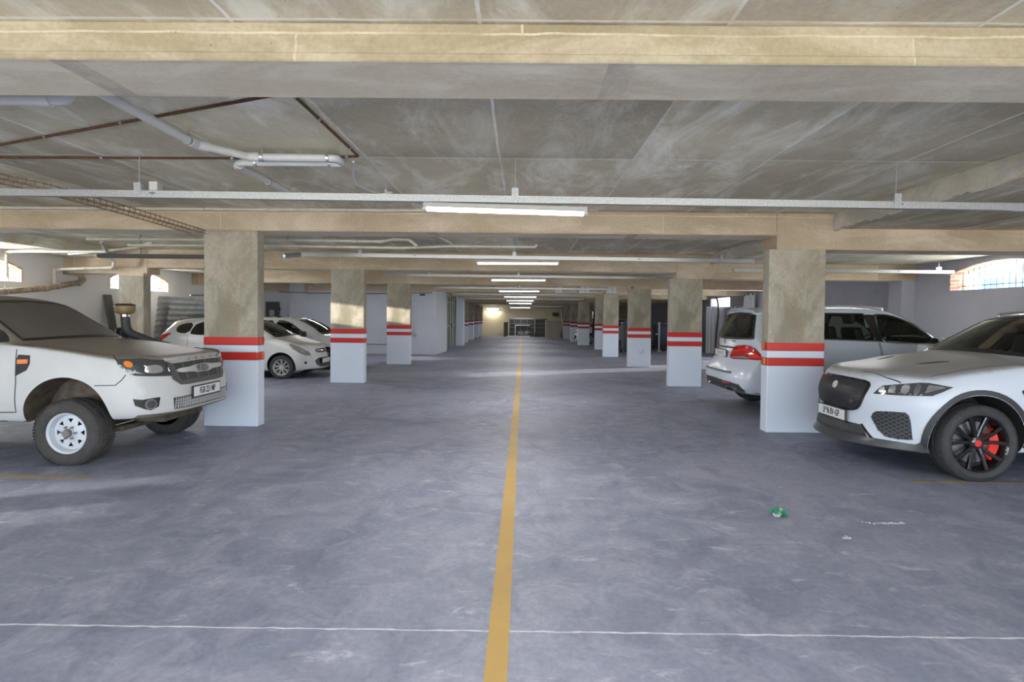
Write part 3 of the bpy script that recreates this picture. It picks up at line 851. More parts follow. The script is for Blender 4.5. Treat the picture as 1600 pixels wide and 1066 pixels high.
    # ---- projection on the body
    def hit(s, a, b, axis, sgn, off=0.0, lim=None):
        if not isinstance(axis, str):
            A = math.radians(axis); n_ = Vector((math.cos(A), math.sin(A), 0)); u_ = Vector((-n_.y, n_.x, 0))
            o = u_ * a + n_ * 9; o.z = b; d = -n_
        elif axis == 'y': o = Vector((a, sgn * 3, b)); d = Vector((0, -sgn, 0))
        elif axis == 'x': o = Vector((3 if sgn > 0 else -9, a, b)); d = Vector((-sgn, 0, 0))
        else: o = Vector((a, b, 4)); d = Vector((0, 0, -1))
        h = s.bvh.ray_cast(o, d)
        if h[0] is None and not isinstance(axis, str):
            p = u_ * a + n_ * .6; p.z = b; h = s.bvh.find_nearest(p)
        elif h[0] is None:
            p = Vector((a, sgn * .9, b)) if axis == 'y' else (Vector((0 if sgn > 0 else -4.8, a, b)) if axis == 'x' else Vector((a, b, 1)))
            h = s.bvh.find_nearest(p)
        n = h[1]
        if n.dot(d) > 0: n = -n
        return h[0] + n * off, n

    def panel(s, name, poly, axis, sgn, mat, off=.004, thick=.012, res=.05, parent=None, smooth=True, round_=0, dome=0.0):
        if round_: poly = chaikin(poly, round_)
        bm = bmesh.new(); vs = [bm.verts.new((a, b, 0)) for a, b in poly]; bm.faces.new(vs)
        for c in (0, 1):
            lo = min(p[c] for p in poly); hi = max(p[c] for p in poly); n = int((hi - lo) / res)
            for i in range(1, n + 1):
                pc = [0, 0, 0]; pc[c] = lo + (hi - lo) * i / (n + 1); nn = [0, 0, 0]; nn[c] = 1
                bmesh.ops.bisect_plane(bm, geom=bm.verts[:] + bm.edges[:] + bm.faces[:], plane_co=pc, plane_no=nn)
        bnd = set(v for e in bm.edges if len(e.link_faces) == 1 for v in e.verts)
        edges = [e for e in bm.edges if len(e.link_faces) == 1]
        R = {}
        for v in bm.verts:
            o = off + (dome if v not in bnd else 0)
            p, n = s.hit(v.co.x, v.co.y, axis, sgn, o); R[v] = (p, n)
        for v, (p, n) in R.items(): v.co = p
        low = {v: bm.verts.new(R[v][0] - R[v][1] * (off + thick)) for v in bnd}
        for e in edges:
            a, b = e.verts; bm.faces.new((a, b, low[b], low[a]))
        o = build(name, bm, mat, parent or s.root, 40 if smooth else None)
        # orient outward
        me = o.data; c = 0
        if not isinstance(axis, str): dv = Vector((math.cos(math.radians(axis)), math.sin(math.radians(axis)), 0))
        else: dv = Vector((0, sgn, 0)) if axis == 'y' else (Vector((sgn, 0, 0)) if axis == 'x' else Vector((0, 0, 1)))
        for p in me.polygons: c += p.normal.dot(dv) * p.area
        if c < 0: me.flip_normals()
        return o

    def strip(s, name, line, w, axis, sgn, mat, off=.003, thick=.006, parent=None, step=.04, closed=False, smooth_it=0):
        if smooth_it: line = chaikin(line, smooth_it, closed)
        bm = bmesh.new(); s.strip_into(bm, line, w, axis, sgn, off, thick, step, closed)
        return build(name, bm, mat, parent or s.root, 50)

    def strip_into(s, bm, line, w, axis, sgn, off=.003, thick=.006, step=.04, closed=False):
        L = [Vector(p) for p in line]
        if closed: L.append(L[0])
        P = []
        for a, b in zip(L, L[1:]):
            n = max(1, int((b - a).length / step))
            for i in range(n): P.append(a.lerp(b, i / n))
        P.append(L[-1]); prev = None; first = None
        for i, p in enumerate(P):
            a = P[i - 1] if i else (P[-2] if closed else p); b = P[i + 1] if i < len(P) - 1 else (P[1] if closed else p)
            d = (b - a); d = d.normalized() if d.length > 1e-9 else Vector((1, 0)); nn = Vector((-d.y, d.x)) * w / 2
            l = p + nn; r = p - nn
            pl, n1 = s.hit(l.x, l.y, axis, sgn, 0); pr, n2 = s.hit(r.x, r.y, axis, sgn, 0)
            ring = [bm.verts.new(q) for q in (pl - n1 * thick, pl + n1 * off, pr + n2 * off, pr - n2 * thick)]
            if prev:
                for k in range(4): bm.faces.new((prev[k], prev[(k + 1) % 4], ring[(k + 1) % 4], ring[k]))
            else: first = ring
            prev = ring
        if not closed:
            bm.faces.new(first); bm.faces.new(prev[::-1])

    def mesh_grille(s, name, poly, axis, sgn, mat, pitch, w, dirs=((1, .58), (1, -.58)), off=.004, parent=None, thick=.008):
        """criss-cross wires clipped to the outline"""
        bm = bmesh.new()
        for d in dirs:
            d = Vector(d).normalized(); n = Vector((-d.y, d.x))
            ts = [Vector(p).dot(n) for p in poly]; t = min(ts) + pitch / 2
            while t < max(ts):
                hits = []
                for a, b in zip(poly, poly[1:] + poly[:1]):
                    a = Vector(a); b = Vector(b); ta, tb = a.dot(n) - t, b.dot(n) - t
                    if (ta < 0) != (tb < 0):
                        q = a.lerp(b, ta / (ta - tb)); hits.append(q.dot(d))
                hits.sort()
                for u0, u1 in zip(hits[::2], hits[1::2]):
                    if u1 - u0 > w * 1.5: s.strip_into(bm, [d * u0 + n * t, d * u1 + n * t], w, axis, sgn, off, thick, .06)
                t += pitch
        return build(name, bm, mat, parent or s.root)

    def cut_glass(s, polys):
        """open the shell behind the panes: polys [(axis, sgn, poly)]"""
        def inside(x, y, poly):
            c = False
            for (x0, y0), (x1, y1) in zip(poly, poly[1:] + poly[:1]):
                if (y0 > y) != (y1 > y) and x < (x1 - x0) * (y - y0) / (y1 - y0) + x0: c = not c
            return c
        bm = bmesh.new(); bm.from_mesh(s.o.data); kill = []
        for f in bm.faces:
            c = f.calc_center_median()
            for axis, sgn, poly in polys:
                if axis == 'y' and c.y * sgn > .3 and f.normal.y * sgn > .1 and inside(c.x, c.z, poly): kill.append(f); break
                if axis == 'x' and f.normal.x * sgn > .1 and (c.x - s.mid) * sgn > 0 and inside(c.y, c.z, poly): kill.append(f); break
        bmesh.ops.delete(bm, geom=kill, context='FACES'); bm.to_mesh(s.o.data)
        # dark inner skin just behind the shell
        for f in bm.faces: f.material_index = 0
        fl = [f for f in bm.faces if f.calc_center_median().z < s.skin_z]
        bmesh.ops.delete(bm, geom=fl, context='FACES')
        for v in bm.verts: v.co -= v.normal * .03
        bmesh.ops.reverse_faces(bm, faces=bm.faces)
        build('cabin_lining', bm, M['cabin'], s.root, 40, recalc=False)

    def plate(s, cx, cy, cz, w, h, text, sgn, tilt=0.0, rz=0.0, size=.085, emblem=None, frame=True, sx=.62):
        p = empty('number_plate', (cx, cy, cz)); p.parent = s.root
        p.rotation_euler = (0, tilt * sgn, (0 if sgn > 0 else PI) + rz)
        if frame:
            bm = bmesh.new(); box(bm, -.012, .004, -w / 2 - .016, w / 2 + .016, -h / 2 - .016, h / 2 + .014, .006); build('plate_frame', bm, M['black'], p)
        bm = bmesh.new(); box(bm, -.004, .007, -w / 2, w / 2, -h / 2, h / 2, .003); build('plate_face', bm, M['plate'], p)
        if text:
            me = text_mesh(text, size, .0012, .0012)
            for v in me.vertices: v.co.x *= sx
            t = link('plate_lettering', me, M['ink'], p); t.rotation_euler = (PI / 2, 0, PI / 2); t.location = (.0085, 0, 0)
        if emblem is not None:
            bm = bmesh.new(); box(bm, .0072, .0085, emblem - .014, emblem + .014, -.012, .014); build('plate_emblem', bm, M['board_grey'], p)
        return p

    def wheel(s, x, y, r, w, style, tyre, steer=0.0, z=None, rr=None, flat=0.0):
        """rim mesh as the part, tyre / hub / brakes beneath it; outer face towards sign(y)"""
        sg = 1 if y > 0 else -1
        o = empty('wheel', (x, y, r if z is None else z), steer); o.parent = s.root
        rr = rr or r * .6
        h = w / 2
        prof = [(rr, -h * .86), (rr + .012, -h * .96), (rr + (r - rr) * .45, -h * 1.02), (r - .035, -h * .93), (r - .012, -h * .80), (r, -h * .62)]
        g = .008
        for c in (-.36, 0, .36):
            prof += [(r, (c - .05) * w), (r - g, (c - .04) * w), (r - g, (c + .04) * w), (r, (c + .05) * w)] if abs(c) < .3 else []
        prof += [(r, h * .62), (r - .012, h * .80), (r - .035, h * .93), (rr + (r - rr) * .45, h * 1.02), (rr + .012, h * .96), (rr, h * .86)]
        bm = bmesh.new(); lathe(bm, prof, 72, close=True)
        if style == 'steel':    # lug blocks of the all-terrain tread
            for q in range(64):
                a = 2 * PI * q / 64
                for yy, dd in ((-h * .72, 0), (-h * .28, .5), (h * .28, 0), (h * .72, .5)):
                    r0 = bmesh.ops.create_cube(bm, size=1)['verts']
                    bmesh.ops.scale(bm, verts=r0, vec=(.010, w * .17, .022)); 
                    bmesh.ops.translate(bm, verts=r0, vec=(r + .001 - (.008 if abs(yy) > .6 * h else 0), yy, 0)); bmesh.ops.rotate(bm, verts=r0, cent=(0, 0, 0), matrix=Matrix.Rotation(a + dd * 2 * PI / 64, 3, 'Y'))
        else:
            for q in range(90):
                a = 2 * PI * q / 90
                for yy in (-h * .66, h * .66):
                    r0 = bmesh.ops.create_cube(bm, size=1)['verts']
                    bmesh.ops.scale(bm, verts=r0, vec=(.006, w * .14, .012)); bmesh.ops.translate(bm, verts=r0, vec=(r - .001 - .004, yy, 0))
                    bmesh.ops.rotate(bm, verts=r0, cent=(0, 0, 0), matrix=Matrix.Rotation(a, 3, 'Y'))
        if flat:
            for v in bm.verts: v.co.z = max(v.co.z, -r + flat)
        t = build('tyre', bm, tyre, o, 35)
        lipo = h * .88 * sg
        if style == 'steel':
            bm = bmesh.new()
            d = lipo - sg * .075
            lathe(bm, [(rr + .006, -lipo), (rr - .02, -lipo * .8), (rr - .03, d * .2), (rr - .035, d), (rr - .02, lipo - sg * .02), (rr - .004, lipo - sg * .012), (rr + .008, lipo), (rr + .008, lipo - sg * .02), (rr - .0, 0), (rr + .006, -lipo)], 56)
            build('rim', bm, M['white_steel'], o, 40)
            bm = bmesh.new()   # disc with eight triangular holes
            n = 8; ro, ri, rc = rr - .034, rr * .36, rr * .60
            outer = []; 
            for q in range(n):
                a0 = 2 * PI * q / n
                tri = [(rr * .69, -.19), (rr * .69, .19), (rr * .47, 0)]
                P = lambda rad, a: Vector((rad * math.cos(a), d, rad * math.sin(a)))
                A = [P(ro, a0 - PI / n), P(ro, a0 - PI / n / 2), P(ro, a0), P(ro, a0 + PI / n / 2), P(ro, a0 + PI / n)]
                T = [P(r_, a0 + b_) for r_, b_ in tri]
                I = [P(ri, a0 - PI / n), P(ri, a0), P(ri, a0 + PI / n)]
                off = Vector((0, sg * .012, 0))
                va = [bm.verts.new(v) for v in A]; vt = [bm.verts.new(v + off) for v in T]; vi = [bm.verts.new(v + off * 1.6) for v in I]
                for f in ((va[0], va[1], vt[0]), (va[1], va[2], va[3], vt[1], vt[0]), (va[3], va[4], vt[1]), (va[0], vt[0], vt[2], vi[1], vi[0]), (va[4], vi[2], vi[1], vt[2], vt[1])):
                    bm.faces.new(f)
            bmesh.ops.remove_doubles(bm, verts=bm.verts, dist=.0005)
            r_ = bmesh.ops.solidify(bm, geom=bm.faces[:], thickness=.008)
            build('wheel_disc', bm, M['white_steel'], o, 30)
            bm = bmesh.new(); lathe(bm, [(rr * .37, d), (rr * .37, d + sg * .02), (rr * .25, d + sg * .028), (rr * .24, d + sg * .045), (0.0001, d + sg * .047)], 32); build('hub_plate', bm, M['white_steel'], o, 30)
            bm = bmesh.new(); lathe(bm, [(.045, d + sg * .02), (.045, d + sg * .06), (.036, d + sg * .085), (.0001, d + sg * .088)], 24); build('hub_cap', bm, plain('dusty_hub', (.20, .19, .18), .6), o, 30)
            for q in range(6):
                a = 2 * PI * q / 6; bm = bmesh.new()
                lathe(bm, [(.012, 0), (.012, .026 * sg), (.006, .03 * sg), (.0001, .03 * sg)], 6); bmesh.ops.translate(bm, verts=bm.verts, vec=(rr * .30 * math.cos(a), d + sg * .025, rr * .30 * math.sin(a)))
                build('lug_nut', bm, M['disc'], o)
        else:
            mt = M['gloss_black'] if style == 'ten' else (M['silver'])
            bm = bmesh.new()
            lathe(bm, [(rr + .006, -lipo), (rr - .02, -lipo * .8), (rr - .03, 0), (rr - .022, lipo - sg * .03), (rr - .008, lipo - sg * .008), (rr + .008, lipo), (rr + .008, lipo - sg * .02), (rr, 0), (rr + .006, -lipo)], 64)
            build('rim', bm, mt, o, 40)
            bm = bmesh.new()
            n, pair, w0, w1 = {'ten': (5, .31, .036, .046), 'multi': (9, .13, .020, .020), 'five': (5, 0, .06, .045)}[style]
            face = lipo - sg * .022
            for q in range(n):
                for e in ((-1, 1) if pair else (0,)):
                    a = 2 * PI * (q + .25) / n; a1 = a + e * pair; a0 = a + e * pair * (.62 if style == 'ten' else .5)
                    hub = rr * .2
                    p0 = Vector((hub * math.cos(a0), face - sg * .022, hub * math.sin(a0)))
                    pm_ = Vector((rr * .58 * math.cos((a0 + a1) / 2), face - sg * .012, rr * .58 * math.sin((a0 + a1) / 2)))
                    p1 = Vector((rr * .97 * math.cos(a1), face, rr * .97 * math.sin(a1)))
                    ring_prev = None
                    for p, ww, th in ((p0, w0, .03), (pm_, (w0 + w1) / 2 * .85, .028), (p1, w1, .026)):
                        dr = (p1 - p0); tn = Vector((-dr.z, 0, dr.x)).normalized()
                        ring = [bm.verts.new(v) for v in (p - tn * ww / 2 - Vector((0, sg * th, 0)), p - tn * ww / 2, p - tn * ww * .28 + Vector((0, sg * .006, 0)), p + tn * ww * .28 + Vector((0, sg * .006, 0)), p + tn * ww / 2, p + tn * ww / 2 - Vector((0, sg * th, 0)))]
                        if ring_prev:
                            for k in range(6): bm.faces.new((ring_prev[k], ring_prev[(k + 1) % 6], ring[(k + 1) % 6], ring[k]))
                        else: bm.faces.new(ring)
                        ring_prev = ring
                    bm.faces.new(ring_prev[::-1])
            lathe(bm, [(rr * .24, face - sg * .05), (rr * .24, face - sg * .022), (rr * .16, face - sg * .010), (.0001, face - sg * .010)], 30)
            build('spokes', bm, mt, o, 30)
            bm = bmesh.new(); lathe(bm, [(.033, face - sg * .012), (.033, face - sg * .004), (.0001, face - sg * .002)], 24); build('centre_cap', bm, M['caliper'] if style == 'ten' else M['silver'], o, 30)
            bm = bmesh.new(); dd = face - sg * .085
            lathe(bm, [(rr * .30, dd), (rr * .74, dd), (rr * .74, dd - sg * .028), (rr * .30, dd - sg * .028)], 40, close=True); build('brake_disc', bm, M['disc'], o, 30)
            bm = bmesh.new()
            lathe(bm, [(.0001, -lipo * .2), (rr * .97, -lipo * .2), (rr * .97, -lipo * .3), (.0001, -lipo * .3)], 32); build('backing_plate', bm, M['dark_under'], o)
            if style == 'ten':
                bm = bmesh.new(); n = 10; ring_prev = None
                for q in range(n + 1):
                    a = -.75 + 1.5 * q / n; c = 1 - abs(q / n - .5) * .25
                    pts_ = [(rr * .50, dd - sg * .05), (rr * .50, dd + sg * .045 * c), (rr * .80, dd + sg * .05 * c), (rr * .84, dd + sg * .02), (rr * .84, dd - sg * .05)]
                    ring = [bm.verts.new((u * math.cos(a) , v, u * math.sin(a))) for u, v in pts_]
                    if ring_prev:
                        for k in range(5): bm.faces.new((ring_prev[k], ring_prev[(k + 1) % 5], ring[(k + 1) % 5], ring[k]))
                    else: bm.faces.new(ring)
                    ring_prev = ring
                bm.faces.new(ring_prev[::-1]); ca = build('brake_caliper', bm, M['caliper'], o, 40); ca.rotation_euler = (0, (PI - .1 if s.flip else .1), 0)
        return o
    flip = False; mid = -2.2; skin_z = .85

    def mirror(s, x, y, z, mat, sg):
        o = empty('side_mirror', (x, y, z)); o.parent = s.root
        bm = bmesh.new(); bmesh.ops.create_uvsphere(bm, u_segments=20, v_segments=12, radius=1)
        for v in bm.verts:
            c = v.co; q = lambda t: math.copysign(abs(t) ** .62, t)
            v.co = Vector((q(c.x) * (.075 if c.x > 0 else .045), q(c.y) * .115, q(c.z) * .082))
        build('mirror_shell', bm, mat, o, 60)
        bm = bmesh.new(); prism(bm, chaikin([(-.095, -.06), (.095, -.06), (.095, .062), (-.095, .06)], 2), -.052, -.044, 'x'); build('mirror_glass', bm, M['chrome'], o)
        bm = bmesh.new(); tube(bm, [(0, -sg * .06, -.06), (-.02, -sg * .17, -.09)], [.03, .04], 8); build('mirror_arm', bm, M['black'], o, 50)
        return o

    def seat(s, x, y, z):
        o = empty('seat', (x, y, z)); o.parent = s.root
        def pad(name, a, rot=0, loc=(0, 0, 0)):
            bm = bmesh.new(); box(bm, *a, .05, 4)
            p = build(name, bm, M['seat'], o, 50); p.rotation_euler = (0, rot, 0); p.location = loc
        pad('cushion', (-.25, .27, -.25, .25, -.08, .08)); pad('backrest', (-.07, .07, -.24, .24, 0, .62), -.25, (-.24, 0, .0)); pad('headrest', (-.05, .05, -.14, .14, 0, .2), -.2, (-.41, 0, .66))

    def steering(s, x, y, z):
        bm = bmesh.new(); n = 28
        pts = [Vector((.02 * 0, .18 * math.cos(2 * PI * k / n), .18 * math.sin(2 * PI * k / n))) for k in range(n + 1)]
        tube(bm, pts, .015, 8, cap=False)
        tube(bm, [(0, -.17, 0), (0, .17, 0)], .014, 6); tube(bm, [(0, 0, 0), (.3, 0, -.15)], .03, 8); 
        o = build('steering_wheel', bm, M['seat'], s.root, 50); o.location = (x, y, z); o.rotation_euler = (0, -.4, 0)
# ------------------------------------------------------------------ white double-cab pickup
def side(*p): return list(p)
P_FORD = car_paint('dusty_white_paint', (.59, .60, .605), .95, (.205, .17, .135), lo=.55, hi=1.0)
ford = Car('pickup_truck', (-3.84, 6.60, 0), 0, 'dusty white pickup truck with a snorkel and steel wheels, nose by the first column', 'pickup')
st = [
 (-.30, .00, [(.80, .47), (.855, .58), (.865, .76), (.85, .95), (.81, 1.085)], [(.66, 1.105), (.45, 1.115), (.22, 1.12), (0, 1.12)]),
 (-.66, .04, [(.80, .46), (.868, .6), (.88, .78), (.87, .97), (.825, 1.135)], [(.68, 1.155), (.46, 1.165), (.23, 1.17), (0, 1.17)]),
 (-.95, .05, [(.80, .45), (.88, .6), (.895, .80), (.885, 1.0), (.84, 1.18)], [(.70, 1.20), (.47, 1.212), (.23, 1.217), (0, 1.217)]),
 (-1.30, .05, [(.80, .44), (.872, .6), (.885, .8), (.88, 1.03), (.845, 1.218)], [(.72, 1.238), (.47, 1.25), (.23, 1.256), (0, 1.256)]),
 (-1.50, .10, [(.80, .44), (.866, .62), (.88, .82), (.876, 1.05), (.85, 1.235)], [(.735, 1.262), (.48, 1.275), (.24, 1.28), (0, 1.28)]),
 (-1.92, .10, [(.80, .44), (.866, .62), (.88, .82), (.876, 1.05), (.848, 1.24)], [(.69, 1.515), (.46, 1.54), (.23, 1.55), (0, 1.555)]),
 (-2.28, .08, [(.80, .44), (.866, .62), (.88, .82), (.876, 1.05), (.848, 1.245)], [(.625, 1.70), (.42, 1.735), (.21, 1.75), (0, 1.755)]),
 (-2.80, .02, [(.80, .44), (.866, .62), (.88, .82), (.876, 1.05), (.848, 1.25)], [(.61, 1.735), (.42, 1.768), (.21, 1.78), (0, 1.785)]),
 (-3.35, .0, [(.80, .44), (.866, .62), (.88, .82), (.876, 1.05), (.848, 1.25)], [(.61, 1.695), (.42, 1.73), (.21, 1.745), (0, 1.75)]),
 (-3.58, .0, [(.80, .44), (.866, .62), (.88, .82), (.876, 1.05), (.848, 1.25)], [(.63, 1.62), (.42, 1.65), (.21, 1.66), (0, 1.66)]),
 (-3.70, .0, [(.80, .45), (.866, .62), (.88, .82), (.876, 1.05), (.85, 1.235)], [(.74, 1.245), (.48, 1.245), (.24, 1.245), (0, 1.245)]),
 (-4.40, .0, [(.80, .47), (.866, .62), (.88, .82), (.876, 1.05), (.85, 1.225)], [(.74, 1.235), (.48, 1.235), (.24, 1.235), (0, 1.235)]),
 (-5.05, .0, [(.80, .50), (.85, .62), (.865, .82), (.86, 1.05), (.84, 1.22)], [(.74, 1.23), (.48, 1.23), (.24, 1.23), (0, 1.23)]),
]
ford.body(st, [-.06, .04, .03, -.03, -.11], [-5.10, -5.16, -5.15, -5.13, -5.12], [(-.92, .45, .465), (-3.95, .45, .45)], [P_FORD, M['mud_well'], M['dark_under']], 3,
          pf=4.6, crease=[('long', (4, 4), 0, 10, .35), ('across', 4, 3, 0, 1.0), ('long', (3, 4), 4, 9, .55), ('face', 4, 0, 0, .45), ('across', 10, 4, 0, .7), ('across', 9, 3, 0, .5), ('long', (4, 4), 10, 12, .7)])
for x, y, r in ((-.875, -.80, .348), (-.875, .78, .348), (-3.95, -.80, .348), (-3.95, .80, .348)):
    ford.wheel(x, y, r, .27, 'steel', M['rubber_dusty'], rr=.215, flat=.012, z=.337)

# ------------------------------------------------------------------ white SUV with black wheels
P_JAG = car_paint('pearl_white_paint', (.63, .685, .775), .80, (.235, .228, .215), rough=.16, lo=.76, hi=1.10)
jag = Car('suv', (3.62, 6.44, 0), PI, 'white SUV with black mesh grille, black wheels and red brake calipers', 'suv')
jag.flip = True
st = [
 (-.47, .00, [(.84, .29), (.915, .45), (.93, .66), (.915, .83), (.83, .985)], [(.66, 1.02), (.45, 1.035), (.22, 1.04), (0, 1.04)]),
 (-.70, .03, [(.86, .28), (.94, .46), (.955, .68), (.945, .88), (.85, 1.045)], [(.67, 1.085), (.45, 1.11), (.22, 1.115), (0, 1.115)]),
 (-.95, .05, [(.87, .28), (.955, .47), (.97, .70), (.958, .92), (.87, 1.09)], [(.68, 1.125), (.46, 1.15), (.22, 1.155), (0, 1.155)]),
 (-1.30, .06, [(.87, .28), (.94, .48), (.955, .70), (.95, .95), (.875, 1.13)], [(.70, 1.172), (.47, 1.20), (.23, 1.207), (0, 1.207)]),
 (-1.56, .16, [(.87, .28), (.935, .48), (.945, .70), (.945, .96), (.885, 1.145)], [(.77, 1.195), (.50, 1.22), (.25, 1.23), (0, 1.235)]),
 (-2.00, .15, [(.87, .28), (.935, .48), (.945, .70), (.945, .97), (.885, 1.155)], [(.69, 1.44), (.45, 1.475), (.22, 1.49), (0, 1.495)]),
 (-2.42, .12, [(.87, .28), (.935, .48), (.945, .70), (.945, .98), (.885, 1.165)], [(.61, 1.635), (.40, 1.67), (.20, 1.685), (0, 1.69)]),
 (-3.0, .02, [(.87, .28), (.935, .48), (.945, .70), (.945, .99), (.89, 1.18)], [(.60, 1.66), (.40, 1.69), (.20, 1.705), (0, 1.71)]),
 (-3.7, .0, [(.87, .28), (.94, .48), (.955, .70), (.955, 1.0), (.90, 1.20)], [(.59, 1.60), (.40, 1.635), (.20, 1.65), (0, 1.655)]),
 (-4.25, -.02, [(.86, .30), (.94, .48), (.955, .70), (.95, 1.0), (.88, 1.22)], [(.57, 1.52), (.38, 1.55), (.19, 1.565), (0, 1.57)]),
 (-4.58, -.04, [(.83, .34), (.91, .5), (.93, .70), (.92, .95), (.84, 1.15)], [(.70, 1.17), (.47, 1.18), (.23, 1.18), (0, 1.18)]),
]
jag.body(st, [-.02, .01, .02, .0, -.17], [-4.62, -4.70, -4.72, -4.68, -4.60], [(-.90, .405, .458), (-3.77, .405, .458)], [P_JAG, M['dark_under'], M['black']], 3,
         pf=2.6, crease=[('long', (4, 4), 0, 9, .15), ('across', 4, 3, 0, 1.0), ('long', (3, 4), 4, 9, .5), ('face', 4, 0, 0, .25)])
for x, y, st_ in ((-.90, .845, 'ten'), (-.90, -.845, 'ten'), (-3.77, .845, 'ten'), (-3.77, -.845, 'ten')):
    jag.wheel(x, y, .384, .255, st_, M['rubber'], rr=.285, z=.381)

# ------------------------------------------------------------------ white SUV seen from its tail
P_GLE = car_paint('white_gloss_paint', (.66, .725, .82), .35, (.40, .37, .33), rough=.18, lo=.85, hi=1.2)
gle = Car('suv', (8.32, 10.0, 0), 0, 'white SUV with red tail lights, backed into the bay behind the numbered column', 'suv')
gle.mid = -2.6
st = [
 (-.42, .00, [(.84, .30), (.92, .48), (.94, .70), (.92, .90), (.83, 1.02)], [(.66, 1.04), (.45, 1.05), (.22, 1.055), (0, 1.055)]),
 (-.92, .04, [(.87, .29), (.955, .5), (.965, .75), (.955, .95), (.87, 1.12)], [(.68, 1.14), (.46, 1.155), (.22, 1.16), (0, 1.16)]),
 (-1.38, .15, [(.87, .29), (.94, .5), (.955, .75), (.955, .98), (.89, 1.17)], [(.77, 1.20), (.50, 1.22), (.25, 1.23), (0, 1.235)]),
 (-1.78, .14, [(.87, .29), (.94, .5), (.955, .75), (.955, .99), (.89, 1.18)], [(.70, 1.47), (.46, 1.51), (.22, 1.525), (0, 1.53)]),
 (-2.28, .10, [(.87, .29), (.94, .5), (.955, .75), (.955, 1.0), (.89, 1.20)], [(.645, 1.715), (.42, 1.755), (.21, 1.77), (0, 1.775)]),
 (-3.1, .02, [(.87, .29), (.94, .5), (.955, .75), (.955, 1.02), (.895, 1.22)], [(.65, 1.76), (.43, 1.80), (.21, 1.81), (0, 1.815)]),
 (-3.8, .0, [(.87, .30), (.95, .5), (.965, .75), (.96, 1.04), (.895, 1.24)], [(.64, 1.73), (.43, 1.775), (.21, 1.79), (0, 1.795)]),
 (-4.34, -.05, [(.86, .32), (.945, .5), (.96, .75), (.95, 1.04), (.88, 1.26)], [(.62, 1.70), (.42, 1.74), (.21, 1.755), (0, 1.76)]),
 (-4.64, -.05, [(.83, .35), (.92, .5), (.935, .72, .03), (.92, .98, .20), (.86, 1.22, .15)], [(.72, 1.25), (.48, 1.25), (.24, 1.25), (0, 1.25)]),
]
gle.body(st, [-.04, 0, -.01, -.03, -.14], [-4.72, -4.86, -4.85, -4.75, -4.66], [(-.93, .39, .43), (-3.85, .39, .43)], [P_GLE, M['dark_under'], M['black']], 3,
         pr=[4.2, 4.2, 3.6, 2.1, 2.1], crease=[('long', (4, 4), 0, 8, .25), ('across', 2, 3, 0, 1.0), ('long', (3, 4), 2, 7, .5), ('across', 7, 3, 0, .6), ('face', 4, 8, 0, .4)])
for x, y in ((-.93, .83), (-.93, -.83), (-3.85, .83), (-3.85, -.83)):
    gle.wheel(x, y, .37, .265, 'five', M['rubber'], rr=.25, z=.368)

# ------------------------------------------------------------------ small hatchbacks
P_I20 = car_paint('dusty_white_hatch_paint', (.66, .67, .67), .7, (.38, .34, .28), lo=.72, hi=1.1)
def hatch_body(c, paint, tall=0.0, nose=0.0):
    t = tall
    st = [
     (-.40, .00, [(.71, .20), (.80, .36), (.815, .53), (.80, .68), (.70, .805 + nose)], [(.56, .835 + nose), (.38, .85 + nose), (.19, .855 + nose), (0, .855 + nose)]),
     (-.64, .03, [(.74, .20), (.83, .38), (.845, .57), (.83, .75), (.745, .90 + nose)], [(.60, .925 + nose), (.40, .94 + nose), (.20, .945 + nose), (0, .945 + nose)]),
     (-.82, .05, [(.75, .20), (.84, .40), (.852, .60), (.84, .80), (.765, .95)], [(.63, .98), (.42, .995), (.21, 1.0), (0, 1.0)]),
     (-1.05, .20, [(.76, .20), (.836, .40), (.848, .60), (.845, .83), (.785, .975)], [(.70, 1.01), (.46, 1.035), (.23, 1.045), (0, 1.05)]),
     (-1.48, .16, [(.76, .20), (.836, .40), (.848, .60), (.848, .85), (.795, .99)], [(.62, 1.24 + t), (.41, 1.28 + t), (.20, 1.295 + t), (0, 1.30 + t)]),
     (-1.92, .10, [(.76, .20), (.836, .40), (.848, .60), (.848, .86), (.80, 1.005)], [(.55, 1.405 + t), (.37, 1.445 + t), (.18, 1.46 + t), (0, 1.465 + t)]),
     (-2.5, .02, [(.76, .20), (.836, .40), (.848, .60), (.848, .87), (.805, 1.03)], [(.56, 1.435 + t), (.37, 1.47 + t), (.18, 1.485 + t), (0, 1.49 + t)]),
     (-3.2, .0, [(.76, .21), (.84, .41), (.852, .62), (.848, .89), (.80, 1.06)], [(.54, 1.405 + t), (.36, 1.445 + t), (.18, 1.46 + t), (0, 1.465 + t)]),
     (-3.58, -.03, [(.74, .24), (.83, .42), (.845, .63), (.835, .90), (.78, 1.08)], [(.51, 1.345 + t), (.34, 1.385 + t), (.17, 1.40 + t), (0, 1.405 + t)]),
     (-3.80, -.03, [(.72, .28), (.80, .44), (.815, .64), (.80, .88), (.73, 1.04)], [(.60, 1.06), (.40, 1.07), (.20, 1.07), (0, 1.07)]),
    ]
    c.body(st, [-.06, .0, -.02, -.08, -.18], [-3.86, -3.93, -3.92, -3.88, -3.85], [(-.80, .31, .345), (-3.325, .31, .345)], [paint, M['dark_under'], M['black']], 2,
           pf=2.3, crease=[('long', (4, 4), 0, 9, .2), ('across', 3, 3, 0, 1.0), ('long', (3, 4), 3, 8, .5), ('across', 8, 3, 0, .4)])
    c.mid = -1.9; c.skin_z = .8
i20 = Car('hatchback', (-5.10, 14.30, 0), 0, 'white hatchback with silver multi-spoke wheels, nose out between the two left columns', 'hatchback')
hatch_body(i20, P_I20)
for x, y in ((-.80, .745), (-.80, -.745), (-3.325, .745), (-3.325, -.745)): i20.wheel(x, y, .292, .19, 'multi', M['rubber'], rr=.20, z=.29)
